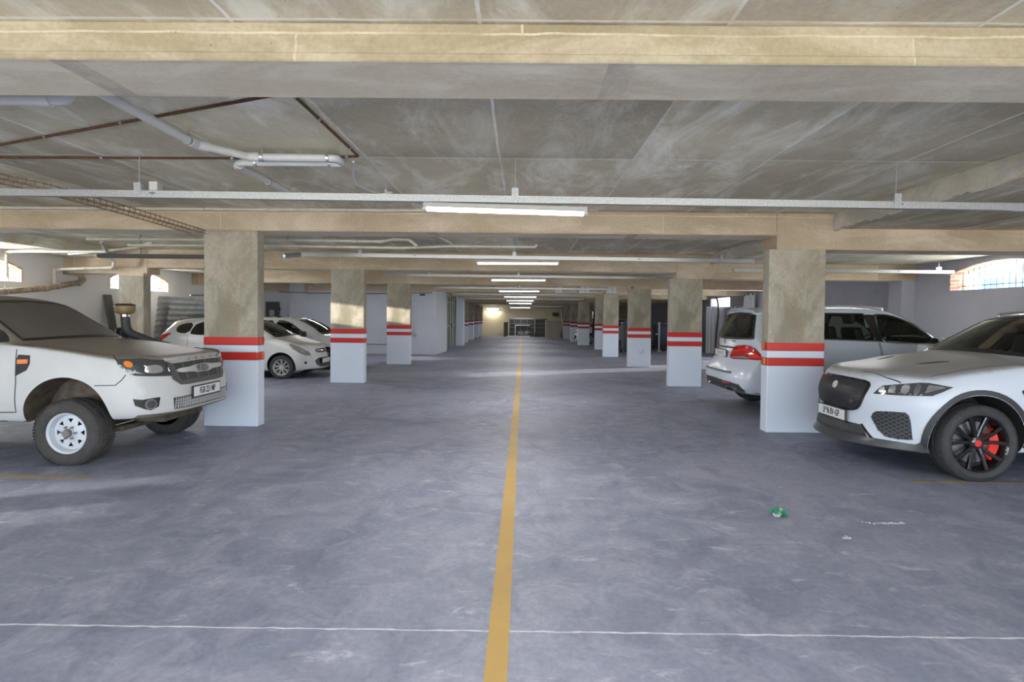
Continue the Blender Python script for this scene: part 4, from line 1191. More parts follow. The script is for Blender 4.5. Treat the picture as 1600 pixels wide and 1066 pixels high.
h2 = Car('hatchback', (-4.85, 16.8, 0), 0, 'white hatchback behind the silver wheeled one, its nose hidden by a column', 'hatchback')
P_H2 = car_paint('clean_white_paint', (.74, .75, .76), .3, (.5, .48, .45))
hatch_body(h2, P_H2, .02, .03)
for x, y in ((-.80, .745), (-.80, -.745), (-3.325, .745), (-3.325, -.745)): h2.wheel(x, y, .30, .19, 'five', M['rubber'], rr=.20, z=.298)
# ---MARK---
# ------------------------------------------------------------------ pickup: outer parts
def fl(poly, m): return [(a * m, b) for a, b in poly] if m > 0 else [(-a, b) for a, b in poly][::-1]
c = ford
ws = [(-.70, 1.29), (-.40, 1.30), (0, 1.305), (.40, 1.30), (.70, 1.29), (.585, 1.665), (.40, 1.70), (0, 1.715), (-.40, 1.70), (-.585, 1.665)]
c.panel('windscreen', ws, 'x', 1, M['glass_dirty'], .004, .01, .08)
c.strip('windscreen_seal', ws, .022, 'x', 1, M['black'], .007, .006, closed=True)
FH = [(-.894, 1.125), (-.821, 1.138), (-.656, 1.128), (-.533, 1.115), (-.457, 1.075), (-.413, .99), (-.395, .90), (-.566, .912), (-.741, .932), (-.803, .97), (-.86, 1.04)]
for A, m in ((-45, 1), (45, -1)):
    h = c.panel('headlight', fl(FH, m), A, 1, M['lens'], .010, .02, .04, dome=.006)
    c.panel('reflector', fl([(-.655, 1.03), (-.50, 1.03), (-.465, .94), (-.655, .945)], m), A, 1, M['reflector'], .0195, .004, .03, parent=h, round_=2)
    c.panel('turn_signal', fl([(-.825, 1.082), (-.752, 1.075), (-.748, 1.015), (-.808, 1.02)], m), A, 1, M['amber'], .0195, .004, .03, parent=h, round_=2)
    c.panel('lamp_shade', fl([(-.87, 1.118), (-.66, 1.118), (-.47, 1.09), (-.47, 1.075), (-.66, 1.098), (-.86, 1.10)], m), A, 1, plain('dusty_lens_edge', (.22, .20, .17), .6), .019, .003, .03, parent=h)
    f = c.panel('fog_lamp_bezel', fl([(-.757, .690), (-.679, .675), (-.592, .685), (-.512, .688), (-.527, .590), (-.60, .556), (-.665, .580), (-.74, .62)], m), A, 1, M['black'], .006, .02, .03)
    c.panel('fog_lamp', fl([(-.60 + .047 * math.cos(k * PI / 8), .622 + .047 * math.sin(k * PI / 8)) for k in range(16)], m), A, 1, M['lens'], .012, .01, .02, parent=f)
    c.strip('fog_lamp_ring', fl([(-.60 + .05 * math.cos(k * PI / 8), .622 + .05 * math.sin(k * PI / 8)) for k in range(16)], m), .012, A, 1, M['disc'], .016, .004, parent=f, closed=True)
    c.strip('bumper_seam', fl([(-1.052, .832), (-.895, .838), (-.85, .885), (-.811, .945)], m), .009, A, 1, M['black'], .0012, .003)
    c.panel('tow_eye_cover', fl([(-.715, .80), (-.64, .795), (-.64, .725), (-.71, .725)], m), A, 1, M['white_steel'], .003, .004, .03, round_=1)
    s_ = -1 if m > 0 else 1
    v = c.panel('fender_vent', [(-1.425, .925), (-1.42, 1.09), (-1.40, 1.146), (-1.285, 1.139), (-1.28, 1.05), (-1.31, .985)], 'y', s_, M['black'], .010, .012, .03)
    c.panel('side_repeater', [(-1.405, 1.095), (-1.292, 1.098), (-1.292, 1.055), (-1.405, 1.05)], 'y', s_, M['amber'], .015, .004, .03, parent=v)
    c.strip('door_seam', [(-1.43, 1.20), (-1.425, .86), (-1.455, .54), (-2.45, .52), (-2.50, 1.22)], .010, 'y', s_, M['black'], .0012, .003)
    c.strip('rear_door_seam', [(-2.52, 1.22), (-2.50, .52), (-3.15, .53), (-3.45, .95), (-3.46, 1.22)], .010, 'y', s_, M['black'], .0012, .003)
    sw = [(-1.56, 1.262), (-1.575, 1.30), (-1.70, 1.40), (-2.20, 1.625), (-2.45, 1.655), (-2.46, 1.268)]
    c.panel('side_window', sw, 'y', s_, M['glass_dirty'] if 0 else plain('dusty_side_glass', (.045, .047, .048), .25), .004, .01, .06, round_=1)
    c.panel('rear_side_window', [(-2.54, 1.268), (-2.54, 1.655), (-3.2, 1.635), (-3.42, 1.30), (-3.40, 1.27)], 'y', s_, plain('dusty_side_glass', (.045, .047, .048), .25), .004, .01, .06, round_=1)
    for hx in (-2.32, -3.30):
        bm = bmesh.new(); y_ = s_ * .90
        tube(bm, arc_path([(hx - .1, s_ * .86, 1.07), (hx - .1, y_ + s_ * .01, 1.07), (hx + .1, y_ + s_ * .01, 1.07), (hx + .1, s_ * .86, 1.07)], .02), .014, 8); build('door_handle', bm, M['black'], c.root, 50)
    c.mirror(-1.70, s_ * 1.05, 1.31, M['black'], s_)
    c.strip('bonnet_seam', [(-.35, s_ * .70), (-.60, s_ * .735), (-1.0, s_ * .755), (-1.45, s_ * .765)], .008, 'z', 1, M['black'], .001, .003)
# grille, header bar and badge
g = c.panel('grille_surround', [(-.52, 1.065), (-.30, 1.07), (0, 1.075), (.30, 1.07), (.52, 1.065), (.505, .86), (.42, .79), (.30, .782), (-.30, .785), (-.42, .795), (-.505, .86)], 'x', 1, plain('dark_grey_grille', (.075, .076, .08), .5), .014, .03, .05)
c.panel('grille_opening', [(-.45, 1.03), (.45, 1.03), (.40, .835), (-.40, .835)], 'x', 1, M['black'], .0155, .004, .05, parent=g)
c.panel('header_bar', [(-.545, 1.062), (-.25, 1.08), (0, 1.084), (.25, 1.08), (.545, 1.062), (.47, 1.028), (0, 1.036), (-.47, 1.028)], 'x', 1, plain('dull_chrome', (.42, .42, .40), .4, .6), .026, .02, .05, parent=g)
bar = c.panel('grille_bar', chaikin([(-.45, .965), (-.22, .968), (-.12, .985), (.12, .985), (.22, .968), (.45, .965), (.44, .918), (.20, .912), (.11, .890), (-.11, .890), (-.20, .912), (-.44, .918)], 1), 'x', 1, plain('worn_silver_bar', (.40, .41, .42), .35, .6), .036, .02, .04, parent=g)
for y in (-.30, -.10, .10, .30):
    c.strip('grille_rib', [(y * 1.08, 1.03), (y, .84)], .03, 'x', 1, plain('dark_grey_grille', (.075, .076, .08), .5), .022, .006, parent=g)
ov = [(.115 * math.cos(k * PI / 12), .937 + .043 * math.sin(k * PI / 12)) for k in range(24)]
c.strip('badge_rim', ov, .012, 'x', 1, M['chrome'], .046, .006, parent=g, closed=True)
c.panel('badge', ov, 'x', 1, plain('dusty_badge', (.10, .11, .12), .4, .3), .042, .006, .03, parent=g)
def front_text(c, body, size, x, y, z, mat, sx=1.0, tilt=0.0, rz=0.0, name='lettering', d=.002, bold=.001, shear=0, par=None):
    me = text_mesh(body, size, d, bold)
    for v in me.vertices: v.co.x = v.co.x * sx + v.co.y * shear
    o = link(name, me, mat, par or c.root); o.rotation_euler = (PI / 2 - tilt, 0, PI / 2 + rz); o.location = (x, y, z); return o
p, n = c.hit(0, .937, 'x', 1, .049)
front_text(c, 'Ford', .085, p.x + .001, 0, p.z, M['chrome'], 1.0, shear=.35, name='badge_script')
for k, ch in enumerate('RANGER'):
    y = -.36 + k * .145
    p, n = c.hit(y, 1.055, 'x', 1, .047)
    front_text(c, ch, .042, p.x, y, p.z, M['chrome'], 1.3, tilt=.12, name='header_letter', d=.0015)
lg = [(-.53, .662), (0, .668), (.53, .662), (.53, .535), (0, .53), (-.53, .535)]
l = c.panel('lower_grille', lg, 'x', 1, M['black'], .003, .01, .06)
bm = bmesh.new()
for k in range(34):
    y = -.51 + k * 1.02 / 33
    c.strip_into(bm, [(y + .01, .655), (y - .01, .542)], .011, 'x', 1, .009, .004)
for z in (.565, .595, .625): c.strip_into(bm, [(-.52, z), (.52, z)], .006, 'x', 1, .007, .003, .08)
build('grille_mesh', bm, plain('silver_mesh', (.50, .52, .54), .4, .4), l)
p, n = c.hit(0, .69, 'x', 1, .012)
c.plate(p.x + .012, .01, .690, .54, .112, 'FGR 221 MP', 1, size=.105, sx=.60)
c.strip('bumper_lip', [(-.80, .50), (-.5, .492), (0, .488), (.5, .492), (.80, .50)], .03, 'x', 1, plain('grimy_valance', (.18, .165, .14), .7), .008, .012)
bm = bmesh.new(); box(bm, -.55, -.2, -.38, .38, .36, .44, .02); box(bm, -.62, -.5, -.62, .62, .30, .36, .02); tube(bm, [(-.88, -.7, .34), (-.88, .7, .34)], .045, 10)
build('front_axle', bm, M['mud_well'], c.root)
bm = bmesh.new(); box(bm, -.30, -.22, -.32, -.20, .40, .50, .01); build('tow_hook', bm, plain('rusty_hook', (.20, .11, .06), .8, var=.3), c.root)
# snorkel on the far side
sn = empty('snorkel', (0, 0, 0)); sn.parent = c.root
bm = bmesh.new()
tube(bm, arc_path([(-.98, .90, 1.14), (-1.20, .90, 1.20), (-1.515, .86, 1.33), (-1.53, .85, 1.55)], .10, 8), [.055] * 26, 14); build('snorkel_pipe', bm, plain('black_snorkel', (.05, .052, .055), .55), sn, 50)
bm = bmesh.new(); tube(bm, [(-1.53, .85, 1.54), (-1.53, .85, 1.565)], .062, 16); build('snorkel_clamp', bm, M['chrome'], sn, 50)
bm = bmesh.new(); lathe(bm, [(.03, 1.60), (.075, 1.625), (.105, 1.64), (.118, 1.66), (.122, 1.735), (.112, 1.75), (.10, 1.755), (.09, 1.765), (.0001, 1.768)], 28, 'z'); bmesh.ops.translate(bm, verts=bm.verts, vec=(-1.53, .85, -.05)); build('precleaner_bowl', bm, plain('amber_brown_bowl', (.25, .18, .085), .4, var=.2), sn, 40)
bm = bmesh.new(); lathe(bm, [(.120, 1.728), (.125, 1.745), (.10, 1.758), (.0001, 1.77)], 28, 'z'); bmesh.ops.translate(bm, verts=bm.verts, vec=(-1.53, .85, -.05)); build('precleaner_lid', bm, M['black'], sn, 40)
# tail
c.panel('tailgate_handle', [(-.15, .98), (.15, .98), (.15, 1.05), (-.15, 1.05)], 'x', -1, M['black'], .006, .01)
for s_ in (-1, 1): c.panel('tail_light', [(s_ * .72, .80), (s_ * .83, .80), (s_ * .83, 1.15), (s_ * .72, 1.15)][::s_], 'x', -1, M['red_lens'], .006, .01)

# ------------------------------------------------------------------ white SUV with black wheels: outer parts
c = jag; c.mid = -2.2; c.skin_z = .95
ws = [(-.72, 1.245), (-.40, 1.262), (0, 1.268), (.40, 1.262), (.72, 1.245), (.575, 1.605), (.40, 1.638), (0, 1.655), (-.40, 1.638), (-.575, 1.605)]
c.panel('windscreen', ws, 'x', 1, M['glass'], .004, .006, .08)
c.strip('windscreen_frame', ws, .035, 'x', 1, M['black'], .0055, .006, closed=True)
swl = chaikin([(-1.72, 1.20), (-1.95, 1.33), (-2.40, 1.55), (-2.75, 1.60), (-2.95, 1.605), (-2.95, 1.205)], 1)
swr = chaikin([(-3.05, 1.21), (-3.05, 1.605), (-3.6, 1.58), (-3.95, 1.49), (-3.95, 1.25)], 1)
cut = [('x', 1, [(y * .97, 1.44 + (z - 1.44) * .95) for y, z in ws])]
for sg in (-1, 1):
    for nm, w_ in (('side_window', swl), ('rear_side_window', swr)):
        c.panel(nm, w_, 'y', sg, M['glass'], .004, .006, .06); c.strip('window_frame', w_, .03, 'y', sg, M['black'], .006, .006, closed=True)
        cx_ = sum(p[0] for p in w_) / len(w_); cz_ = sum(p[1] for p in w_) / len(w_)
        cut.append(('y', sg, [(cx_ + (x - cx_) * .96, cz_ + (z - cz_) * .95) for x, z in w_]))
JH = [(.447, .812), (.49, .866), (.53, .905), (.712, .940), (.851, .964), (.925, .966), (1.107, .935), (1.033, .885), (.958, .843), (.673, .822)]
for A, m in ((45, 1), (-45, -1)):
    sg = 1 if m > 0 else -1
    h = c.panel('headlight', fl(JH, m), A, 1, M['lens'], .006, .02, .04)
    for k, (u0, u1, z0, z1) in enumerate(((.49, .56, .835, .895), (.58, .66, .84, .915), (.69, .78, .845, .935), (.80, .87, .85, .945))):
        c.panel('lamp_cell', fl([(u0, z0), (u1 - .02, z0), (u1, z1), (u0 + .02, z1)], m), A, 1, M['reflector'] if k in (0, 2) else M['disc'], .0095, .004, .02, parent=h, round_=1)
    c.panel('running_light', fl([(.90, .868), (1.05, .925), (1.03, .935), (.92, .945)], m), A, 1, M['reflector'], .0095, .004, .03, parent=h)
    bm = bmesh.new()
    for k in range(9):
        u = .50 + k * .045; c.strip_into(bm, fl([(u, .842), (u + .02, .852)], 1) if m > 0 else [(-u, .842), (-u - .02, .852)], .012, A, 1, .011, .003)
    build('lamp_teeth', bm, M['chrome'], h)
    JI = [(.432, .56), (.450, .607), (.483, .633), (.62, .648), (.744, .655), (.775, .630), (.792, .559), (.809, .385), (.683, .372), (.568, .382), (.500, .44)]
    i_ = c.panel('side_intake', fl(JI, m), A, 1, M['black'], .003, .012, .04)
    c.mesh_grille('intake_mesh', fl(JI, m), A, 1, plain('dark_grey_mesh', (.075, .08, .09), .35), .036, .011, parent=i_, off=.011, thick=.006)
    c.strip('bumper_crease', fl([(.43, .775), (.60, .768), (.78, .765)], m), .007, A, 1, P_JAG, .004, .004)
    v = c.panel('fender_vent', [(-1.275, .93), (-1.45, .925), (-1.47, .86), (-1.33, .835)], 'y', sg, M['black'], .006, .01, .04, round_=1)
    c.strip('arch_cladding', [(-.90 + .487 * math.cos(math.radians(a)), .405 + .487 * math.sin(math.radians(a))) for a in range(-12, 196, 8)], .05, 'y', sg, plain('grey_black_cladding', (.04, .042, .045), .5), .010, .012, step=.03)
    c.strip('rear_arch_cladding', [(-3.77 + .487 * math.cos(math.radians(a)), .405 + .487 * math.sin(math.radians(a))) for a in range(-12, 196, 8)], .05, 'y', sg, plain('grey_black_cladding', (.04, .042, .045), .5), .010, .012, step=.03)
    c.strip('sill_cladding', [(-1.40, .32), (-3.27, .33)], .09, 'y', sg, M['black'], .008, .01)
    c.strip('door_seam', [(-1.62, 1.14), (-1.58, .75), (-1.62, .40), (-2.9, .40), (-2.98, 1.18)], .009, 'y', sg, M['black'], .001, .003)
    c.strip('rear_door_seam', [(-3.0, 1.18), (-2.92, .40), (-3.25, .45), (-3.62, .95), (-3.70, 1.2)], .009, 'y', sg, M['black'], .001, .003)
    for hx in (-2.78, -3.62): c.panel('door_handle', [(hx - .11, .985), (hx + .11, .98), (hx + .11, 1.01), (hx - .11, 1.015)], 'y', sg, P_JAG, .02, .03, .04, round_=1)
    c.mirror(-1.78, sg * 1.03, 1.20, P_JAG, sg)
    c.panel('bonnet_vent', [(-.64, sg * .31), (-.86, sg * .335), (-1.0, sg * .47), (-.82, sg * .42)][::sg], 'z', 1, M['black'], .002, .004, .04, round_=1)
    c.strip('bonnet_seam', [(-.155, sg * .26), (-.22, sg * .56), (-.285, sg * .69)], .007, 'z', 1, M['black'], .001, .003)
    c.strip('wing_seam', [(-.52, sg * .79), (-.90, sg * .80), (-1.50, sg * .815)], .006, 'z', 1, M['black'], .001, .003)
    bm = bmesh.new(); P_ = [c.hit(x_, sg * .57, 'z', 1, .03)[0] for x_ in (-2.35, -2.6, -3.0, -3.4, -3.8, -4.1)]
    tube(bm, [P_[0] - Vector((0, 0, .03))] + P_ + [P_[-1] - Vector((0, 0, .03))], .014, 8); build('roof_rail', bm, M['chrome'], c.root, 50)
GR = chaikin([(-.44, .925), (-.25, .935), (0, .938), (.25, .935), (.44, .925), (.47, .88), (.425, .69), (.36, .615), (.20, .598), (0, .594), (-.20, .598), (-.36, .615), (-.425, .69), (-.47, .88)], 1)
g = c.panel('grille', GR, 'x', 1, M['black'], .004, .012, .05)
c.mesh_grille('grille_mesh', [(y * .94, .765 + (z - .765) * .93) for y, z in GR], 'x', 1, plain('satin_black_mesh', (.05, .052, .06), .3, .2), .026, .007, parent=g, off=.009, thick=.004)
c.strip('grille_frame', GR, .022, 'x', 1, M['gloss_black'], .012, .01, parent=g, closed=True)
em = [(.034 * math.cos(k * PI / 10), .848 + .034 * math.sin(k * PI / 10)) for k in range(20)]
c.panel('emblem_disc', em, 'x', 1, plain('dark_red_emblem', (.12, .02, .02), .3), .012, .006, .02, parent=g); c.strip('emblem_ring', em, .010, 'x', 1, plain('bright_silver', (.80, .80, .82), .3, .2), .016, .006, parent=g, closed=True)
bm = bmesh.new()   # small snarling cat head: muzzle, brow and two ears
for a, b, w_ in (((-.02, .862), (.016, .862), .012), ((-.012, .852), (.014, .836), .012), ((-.016, .868), (-.008, .876), .009), ((.012, .868), (.018, .876), .009), ((-.004, .838), (.02, .828), .009)): c.strip_into(bm, [a, b], w_, 'x', 1, .017, .004, .01)
build('emblem_face', bm, plain('bright_silver', (.80, .80, .82), .3, .2), g)
p, n = c.hit(.33, .70, 'x', 1, .018)
front_text(c, 'R', .05, p.x, .33, p.z, M['chrome'], 1.1, name='grille_badge', rz=.05, par=None)
bm = bmesh.new(); tube(bm, [(p.x, .293 + .017 * math.cos(a / 10 * PI), p.z + .022 * math.sin(a / 10 * PI)) for a in range(4, 19)], .003, 6); build('grille_badge_ring', bm, plain('red_badge', (.5, .05, .06), .3), c.root)
LW = [(-.40, .462), (0, .468), (.40, .462), (.47, .40), (.52, .325), (0, .318), (-.52, .325), (-.47, .40)]
l = c.panel('lower_intake', LW, 'x', 1, M['black'], .003, .012, .05)
c.mesh_grille('intake_mesh', LW, 'x', 1, plain('dark_grey_mesh', (.05, .053, .06), .35), .03, .008, parent=l, off=.008, thick=.004)
c.strip('intake_edge', [(-.56, .325), (-.49, .40), (-.42, .468)], .022, 'x', 1, M['gloss_black'], .008, .01); c.strip('intake_edge', [(.56, .325), (.49, .40), (.42, .468)], .022, 'x', 1, M['gloss_black'], .008, .01)
p, n = c.hit(0, .525, 'x', 1, .01)
c.plate(p.x + .016, -.02, .530, .54, .112, 'LP 96 BV  GP', 1, size=.105, sx=.58, emblem=.085)
# splitter: a solid lip following the nose
bm = bmesh.new(); prev = None
for k in range(41):
    y = -.85 + 1.70 * k / 40
    q, n = c.hit(y, .325, 'x', 1, 0); x_ = q.x
    f = abs(y) / .85
    out = .055 * (1 - f ** 3) + .012; z0 = .262; z1 = .362 - .006 * (1 - f)
    if f > .9: x_ = max(x_, -.40)
    ring = [bm.verts.new(v) for v in ((x_ - .08, y, z0), (x_ + out, y, z0 + .004), (x_ + out, y, z0 + .022), (x_ + .006, y, z1), (x_ - .05, y, z1))]
    if prev:
        for a in range(5): bm.faces.new((prev[a], prev[(a + 1) % 5], ring[(a + 1) % 5], ring[a]))
    else: bm.faces.new(ring)
    prev = ring
bm.faces.new(prev[::-1]); build('front_splitter', bm, plain('satin_grey_splitter', (.055, .058, .065), .3), c.root, 35)
for s_ in (-1, 1): c.panel('tail_light', [(s_ * .45, 1.0), (s_ * .84, .98), (s_ * .84, 1.08), (s_ * .45, 1.07)][::s_], 'x', -1, M['red_lens'], .006, .01)
c.cut_glass(cut)
c.seat(-2.25, .38, .82); c.seat(-2.25, -.38, .82); c.steering(-1.85, -.38, 1.05)
bm = bmesh.new(); box(bm, -1.95, -1.50, -.75, .75, .88, 1.10, .06, 3); build('dashboard', bm, M['cabin'], c.root, 50)
bm = bmesh.new(); box(bm, -3.9, -1.6, -.78, .78, .55, .60); build('cabin_floor', bm, M['cabin'], c.root)
bm = bmesh.new(); box(bm, -2.0, -1.97, -.10, .10, 1.46, 1.52, .01); build('inner_mirror', bm, M['black'], c.root)

# ------------------------------------------------------------------ white SUV backed into its bay: outer parts
c = gle; c.skin_z = 1.0
rw = [(-.81, 1.263), (-.40, 1.248), (0, 1.243), (.40, 1.248), (.81, 1.263), (.61, 1.648), (.40, 1.677), (0, 1.69), (-.40, 1.677), (-.61, 1.648)]
c.panel('rear_window', rw, 'x', -1, M['glass_dark'], .004, .006, .08); c.strip('rear_window_seal', rw, .03, 'x', -1, M['black'], .006, .006, closed=True)
ws = [(-.74, 1.26), (0, 1.285), (.74, 1.26), (.60, 1.69), (0, 1.74), (-.60, 1.69)]
c.panel('windscreen', ws, 'x', 1, M['glass'], .004, .006, .08); c.strip('windscreen_seal', ws, .03, 'x', 1, M['black'], .006, .006, closed=True)
f1 = chaikin([(-2.50, 1.665), (-2.42, 1.68), (-2.199, 1.670), (-1.898, 1.565), (-1.70, 1.44), (-1.56, 1.30), (-1.60, 1.21), (-2.114, 1.212), (-2.44, 1.236)], 1)
f2 = [(-3.40, 1.69), (-2.66, 1.69), (-2.60, 1.50), (-2.53, 1.25), (-3.40, 1.27)]
f3 = chaikin([(-3.48, 1.69), (-3.95, 1.665), (-4.30, 1.54), (-4.34, 1.42), (-3.48, 1.285)], 1)
cut = [('x', -1, [(y * .96, 1.46 + (z - 1.46) * .94) for y, z in rw]), ('x', 1, [(y * .96, 1.48 + (z - 1.48) * .94) for y, z in ws])]
for sg in (-1, 1):
    for nm, w_, gm in (('side_window', f1, 'glass'), ('rear_side_window', f2, 'glass'), ('quarter_window', f3, 'glass_dark')):
        c.panel(nm, w_, 'y', sg, M[gm], .004, .006, .06); c.strip('window_frame', w_, .026, 'y', sg, M['black'], .006, .006, closed=True)
        cx_ = sum(p[0] for p in w_) / len(w_); cz_ = sum(p[1] for p in w_) / len(w_)
        cut.append(('y', sg, [(cx_ + (x - cx_) * .95, cz_ + (z - cz_) * .94) for x, z in w_]))
    c.panel('door_pillar', [(-2.52, 1.245), (-2.60, 1.49), (-2.655, 1.68), (-2.50, 1.68), (-2.46, 1.48), (-2.43, 1.24)][::1], 'y', sg, M['gloss_black'], .005, .006, .05)
    c.strip('belt_trim', [(-1.50, 1.20), (-2.1, 1.208), (-2.5, 1.235), (-3.4, 1.262), (-4.1, 1.33)], .016, 'y', sg, M['chrome'], .010, .008)
    c.strip('door_seam', [(-1.55, 1.17), (-1.60, .8), (-1.62, .42), (-2.45, .40), (-2.49, 1.23)], .009, 'y', sg, M['black'], .001, .003)
    c.strip('rear_door_seam', [(-2.51, 1.22), (-2.47, .40), (-3.25, .42), (-3.48, .85), (-3.5, 1.25)], .009, 'y', sg, M['black'], .001, .003)
    for hx in (-2.32, -3.30): c.panel('door_handle', [(hx - .11, 1.03), (hx + .11, 1.025), (hx + .11, 1.055), (hx - .11, 1.06)], 'y', sg, P_GLE, .02, .03, .04, round_=1)
    c.strip('sill_trim', [(-1.40, .33), (-3.38, .34)], .06, 'y', sg, M['black'], .008, .01)
    c.mirror(-1.66, sg * 1.03, 1.25, P_GLE, sg)
    bm = bmesh.new(); P_ = [c.hit(x_, sg * .60, 'z', 1, .035)[0] for x_ in (-2.3, -2.6, -3.0, -3.4, -3.8, -4.2)]
    tube(bm, [P_[0] - Vector((0, 0, .035))] + P_ + [P_[-1] - Vector((0, 0, .035))], .016, 8); build('roof_rail', bm, M['silver'], c.root, 50)
TL = [(-3.098, .925), (-3.077, 1.028), (-3.03, 1.10), (-2.98, 1.125), (-2.804, 1.148), (-2.70, 1.14), (-2.60, 1.10), (-2.49, 1.01), (-2.40, .97), (-2.38, .935), (-2.473, .923), (-2.658, .922), (-3.005, .908)]
for A, m in ((-135, 1), (135, -1)):
    t = c.panel('tail_light', fl(TL, m), A, 1, M['red_lens'], .008, .02, .04, dome=.004)
    c.panel('brake_strip', fl([(-3.02, 1.045), (-2.84, 1.075), (-2.66, 1.05), (-2.52, .985), (-2.53, .972), (-2.67, 1.03), (-2.84, 1.052), (-3.02, 1.022)], m), A, 1, M['red_lens_bright'], .0135, .003, .03, parent=t)
    c.panel('light_band', fl([(-2.70, 1.0), (-2.40, .962), (-2.40, .942), (-2.70, .945)], m), A, 1, M['red_lens_bright'], .0135, .003, .03, parent=t)
    c.panel('reversing_light', fl([(-3.085, .930), (-2.80, .962), (-2.68, .945), (-2.66, .928), (-3.0, .916)], m), A, 1, M['reflector'], .0135, .003, .03, parent=t)
    c.strip('lamp_outline', fl(TL, m), .012, A, 1, M['black'], .005, .006, parent=t, closed=True)
    c.panel('rear_reflector', fl([(-3.17, .517), (-2.961, .518), (-2.984, .492), (-3.159, .498)], m), A, 1, M['red_lens'], .02, .01, .04)
    c.panel('headlight', fl([(1.02, .99), (.85, 1.0), (.56, .96), (.48, .86), (.65, .82), (.92, .88)], -m), -45 * m, 1, M['lens'], .006, .02, .05)
LB = [(-.80, .50), (-.55, .53), (0, .54), (.55, .53), (.80, .50), (.86, .43), (.90, .37), (0, .365), (-.90, .37), (-.86, .43)]
d = c.panel('rear_diffuser', LB, 'x', -1, plain('dark_grey_diffuser', (.05, .05, .055), .4), .008, .02, .05)
for s_ in (-1, 1):
    c.panel('exhaust_trim', chaikin([(s_ * .40, .385), (s_ * .72, .385), (s_ * .70, .45), (s_ * .42, .45)][::s_], 2), 'x', -1, M['chrome'], .022, .02, .04, parent=d)
    c.panel('exhaust_mouth', chaikin([(s_ * .44, .396), (s_ * .68, .396), (s_ * .665, .438), (s_ * .455, .438)][::s_], 2), 'x', -1, M['black'], .024, .004, .04, parent=d)
c.strip('bumper_chrome', [(-.86, .385), (-.45, .375), (0, .372), (.45, .375), (.86, .385)], .02, 'x', -1, M['chrome'], .016, .01)
c.panel('load_sill', [(-.62, .70), (.62, .70), (.62, .665), (-.62, .665)], 'x', -1, plain('scuffed_grey_sill', (.14, .15, .17), .5), .012, .012, .05)
r_ = c.panel('plate_recess', chaikin([(-.46, 1.085), (.46, 1.085), (.42, .905), (-.42, .905)], 1), 'x', -1, P_GLE, .002, .004, .05)
c.strip('recess_shadow_gap', [(-.45, .92), (-.475, 1.085), (.475, 1.085), (.45, .92)], .012, 'x', -1, M['black'], .004, .005)
c.strip('tailgate_handle', [(-.46, 1.09), (.46, 1.09)], .026, 'x', -1, M['black'], .02, .02)
p, n = c.hit(0, .985, 'x', -1, .01)
c.plate(p.x - .012, .0, .985, .52, .112, '', -1, tilt=-.04)
me = text_mesh('FT 80 15 GP', .075, .001, .0)
for v in me.vertices: v.co.x *= .72
t = link('plate_lettering', me, plain('pale_lettering', (.42, .44, .46), .5), c.root); t.rotation_euler = (PI / 2, 0, -PI / 2); t.location = (p.x - .021, 0, .985)
p, n = c.hit(0, 1.19, 'x', -1, .012)
bm = bmesh.new(); n_ = 24
tube(bm, [(p.x, .048 * math.cos(2 * PI * k / n_), 1.19 + .048 * math.sin(2 * PI * k / n_)) for k in range(n_ + 1)], .005, 6, cap=False)
for k in range(3): a = PI / 2 + k * 2 * PI / 3; tube(bm, [(p.x, 0, 1.19), (p.x, .047 * math.cos(a), 1.19 + .047 * math.sin(a))], [.009, .003], 6)
build('tailgate_star', bm, M['chrome'], c.root)
p, n = c.hit(-.32, 1.195, 'x', -1, .006)
bm = bmesh.new()
for k in range(5): box(bm, p.x - .004, p.x + .004, -.40 + k * .034, -.376 + k * .034, 1.19, 1.215, .002, 1)
build('model_badge', bm, M['disc'], c.root)
p, n = c.hit(0, 1.30, 'x', -1, .02)
bm = bmesh.new(); tube(bm, [(p.x, .05, 1.30), (p.x + .10, -.40, 1.40)], [.012, .006], 6); build('rear_wiper', bm, M['black'], c.root)
bm = bmesh.new(); prev = None
for k in range(21):
    y = -.64 + 1.28 * k / 20; f = abs(y) / .64
    q, n = c.hit(-4.30, y, 'z', 1, 0); z_ = q.z
    ring = [bm.verts.new(v) for v in ((-4.20, y, z_ + .012), (-4.47 + .04 * f ** 3, y, z_ - .004), (-4.475 + .04 * f ** 3, y, z_ - .025), (-4.33, y, z_ - .05), (-4.2, y, z_ - .03))]
    if prev:
        for a in range(5): bm.faces.new((prev[a], prev[(a + 1) % 5], ring[(a + 1) % 5], ring[a]))
    else: bm.faces.new(ring)
    prev = ring
bm.faces.new(prev[::-1]); build('roof_spoiler', bm, P_GLE, c.root, 50)
c.cut_glass(cut)
for x_, y_ in ((-2.30, .40), (-2.30, -.40), (-3.25, .40), (-3.25, -.40)): c.seat(x_, y_, .86)
c.steering(-1.95, -.40, 1.08)
bm = bmesh.new(); box(bm, -2.0, -1.5, -.78, .78, .9, 1.14, .06, 3); build('dashboard', bm, M['cabin'], c.root, 50)
bm = bmesh.new(); box(bm, -4.4, -1.6, -.80, .80, .58, .63); build('cabin_floor', bm, M['cabin'], c.root)
bm = bmesh.new(); box(bm, -2.02, -1.99, -.12, .12, 1.54, 1.61, .01); build('inner_mirror', bm, M['black'], c.root)

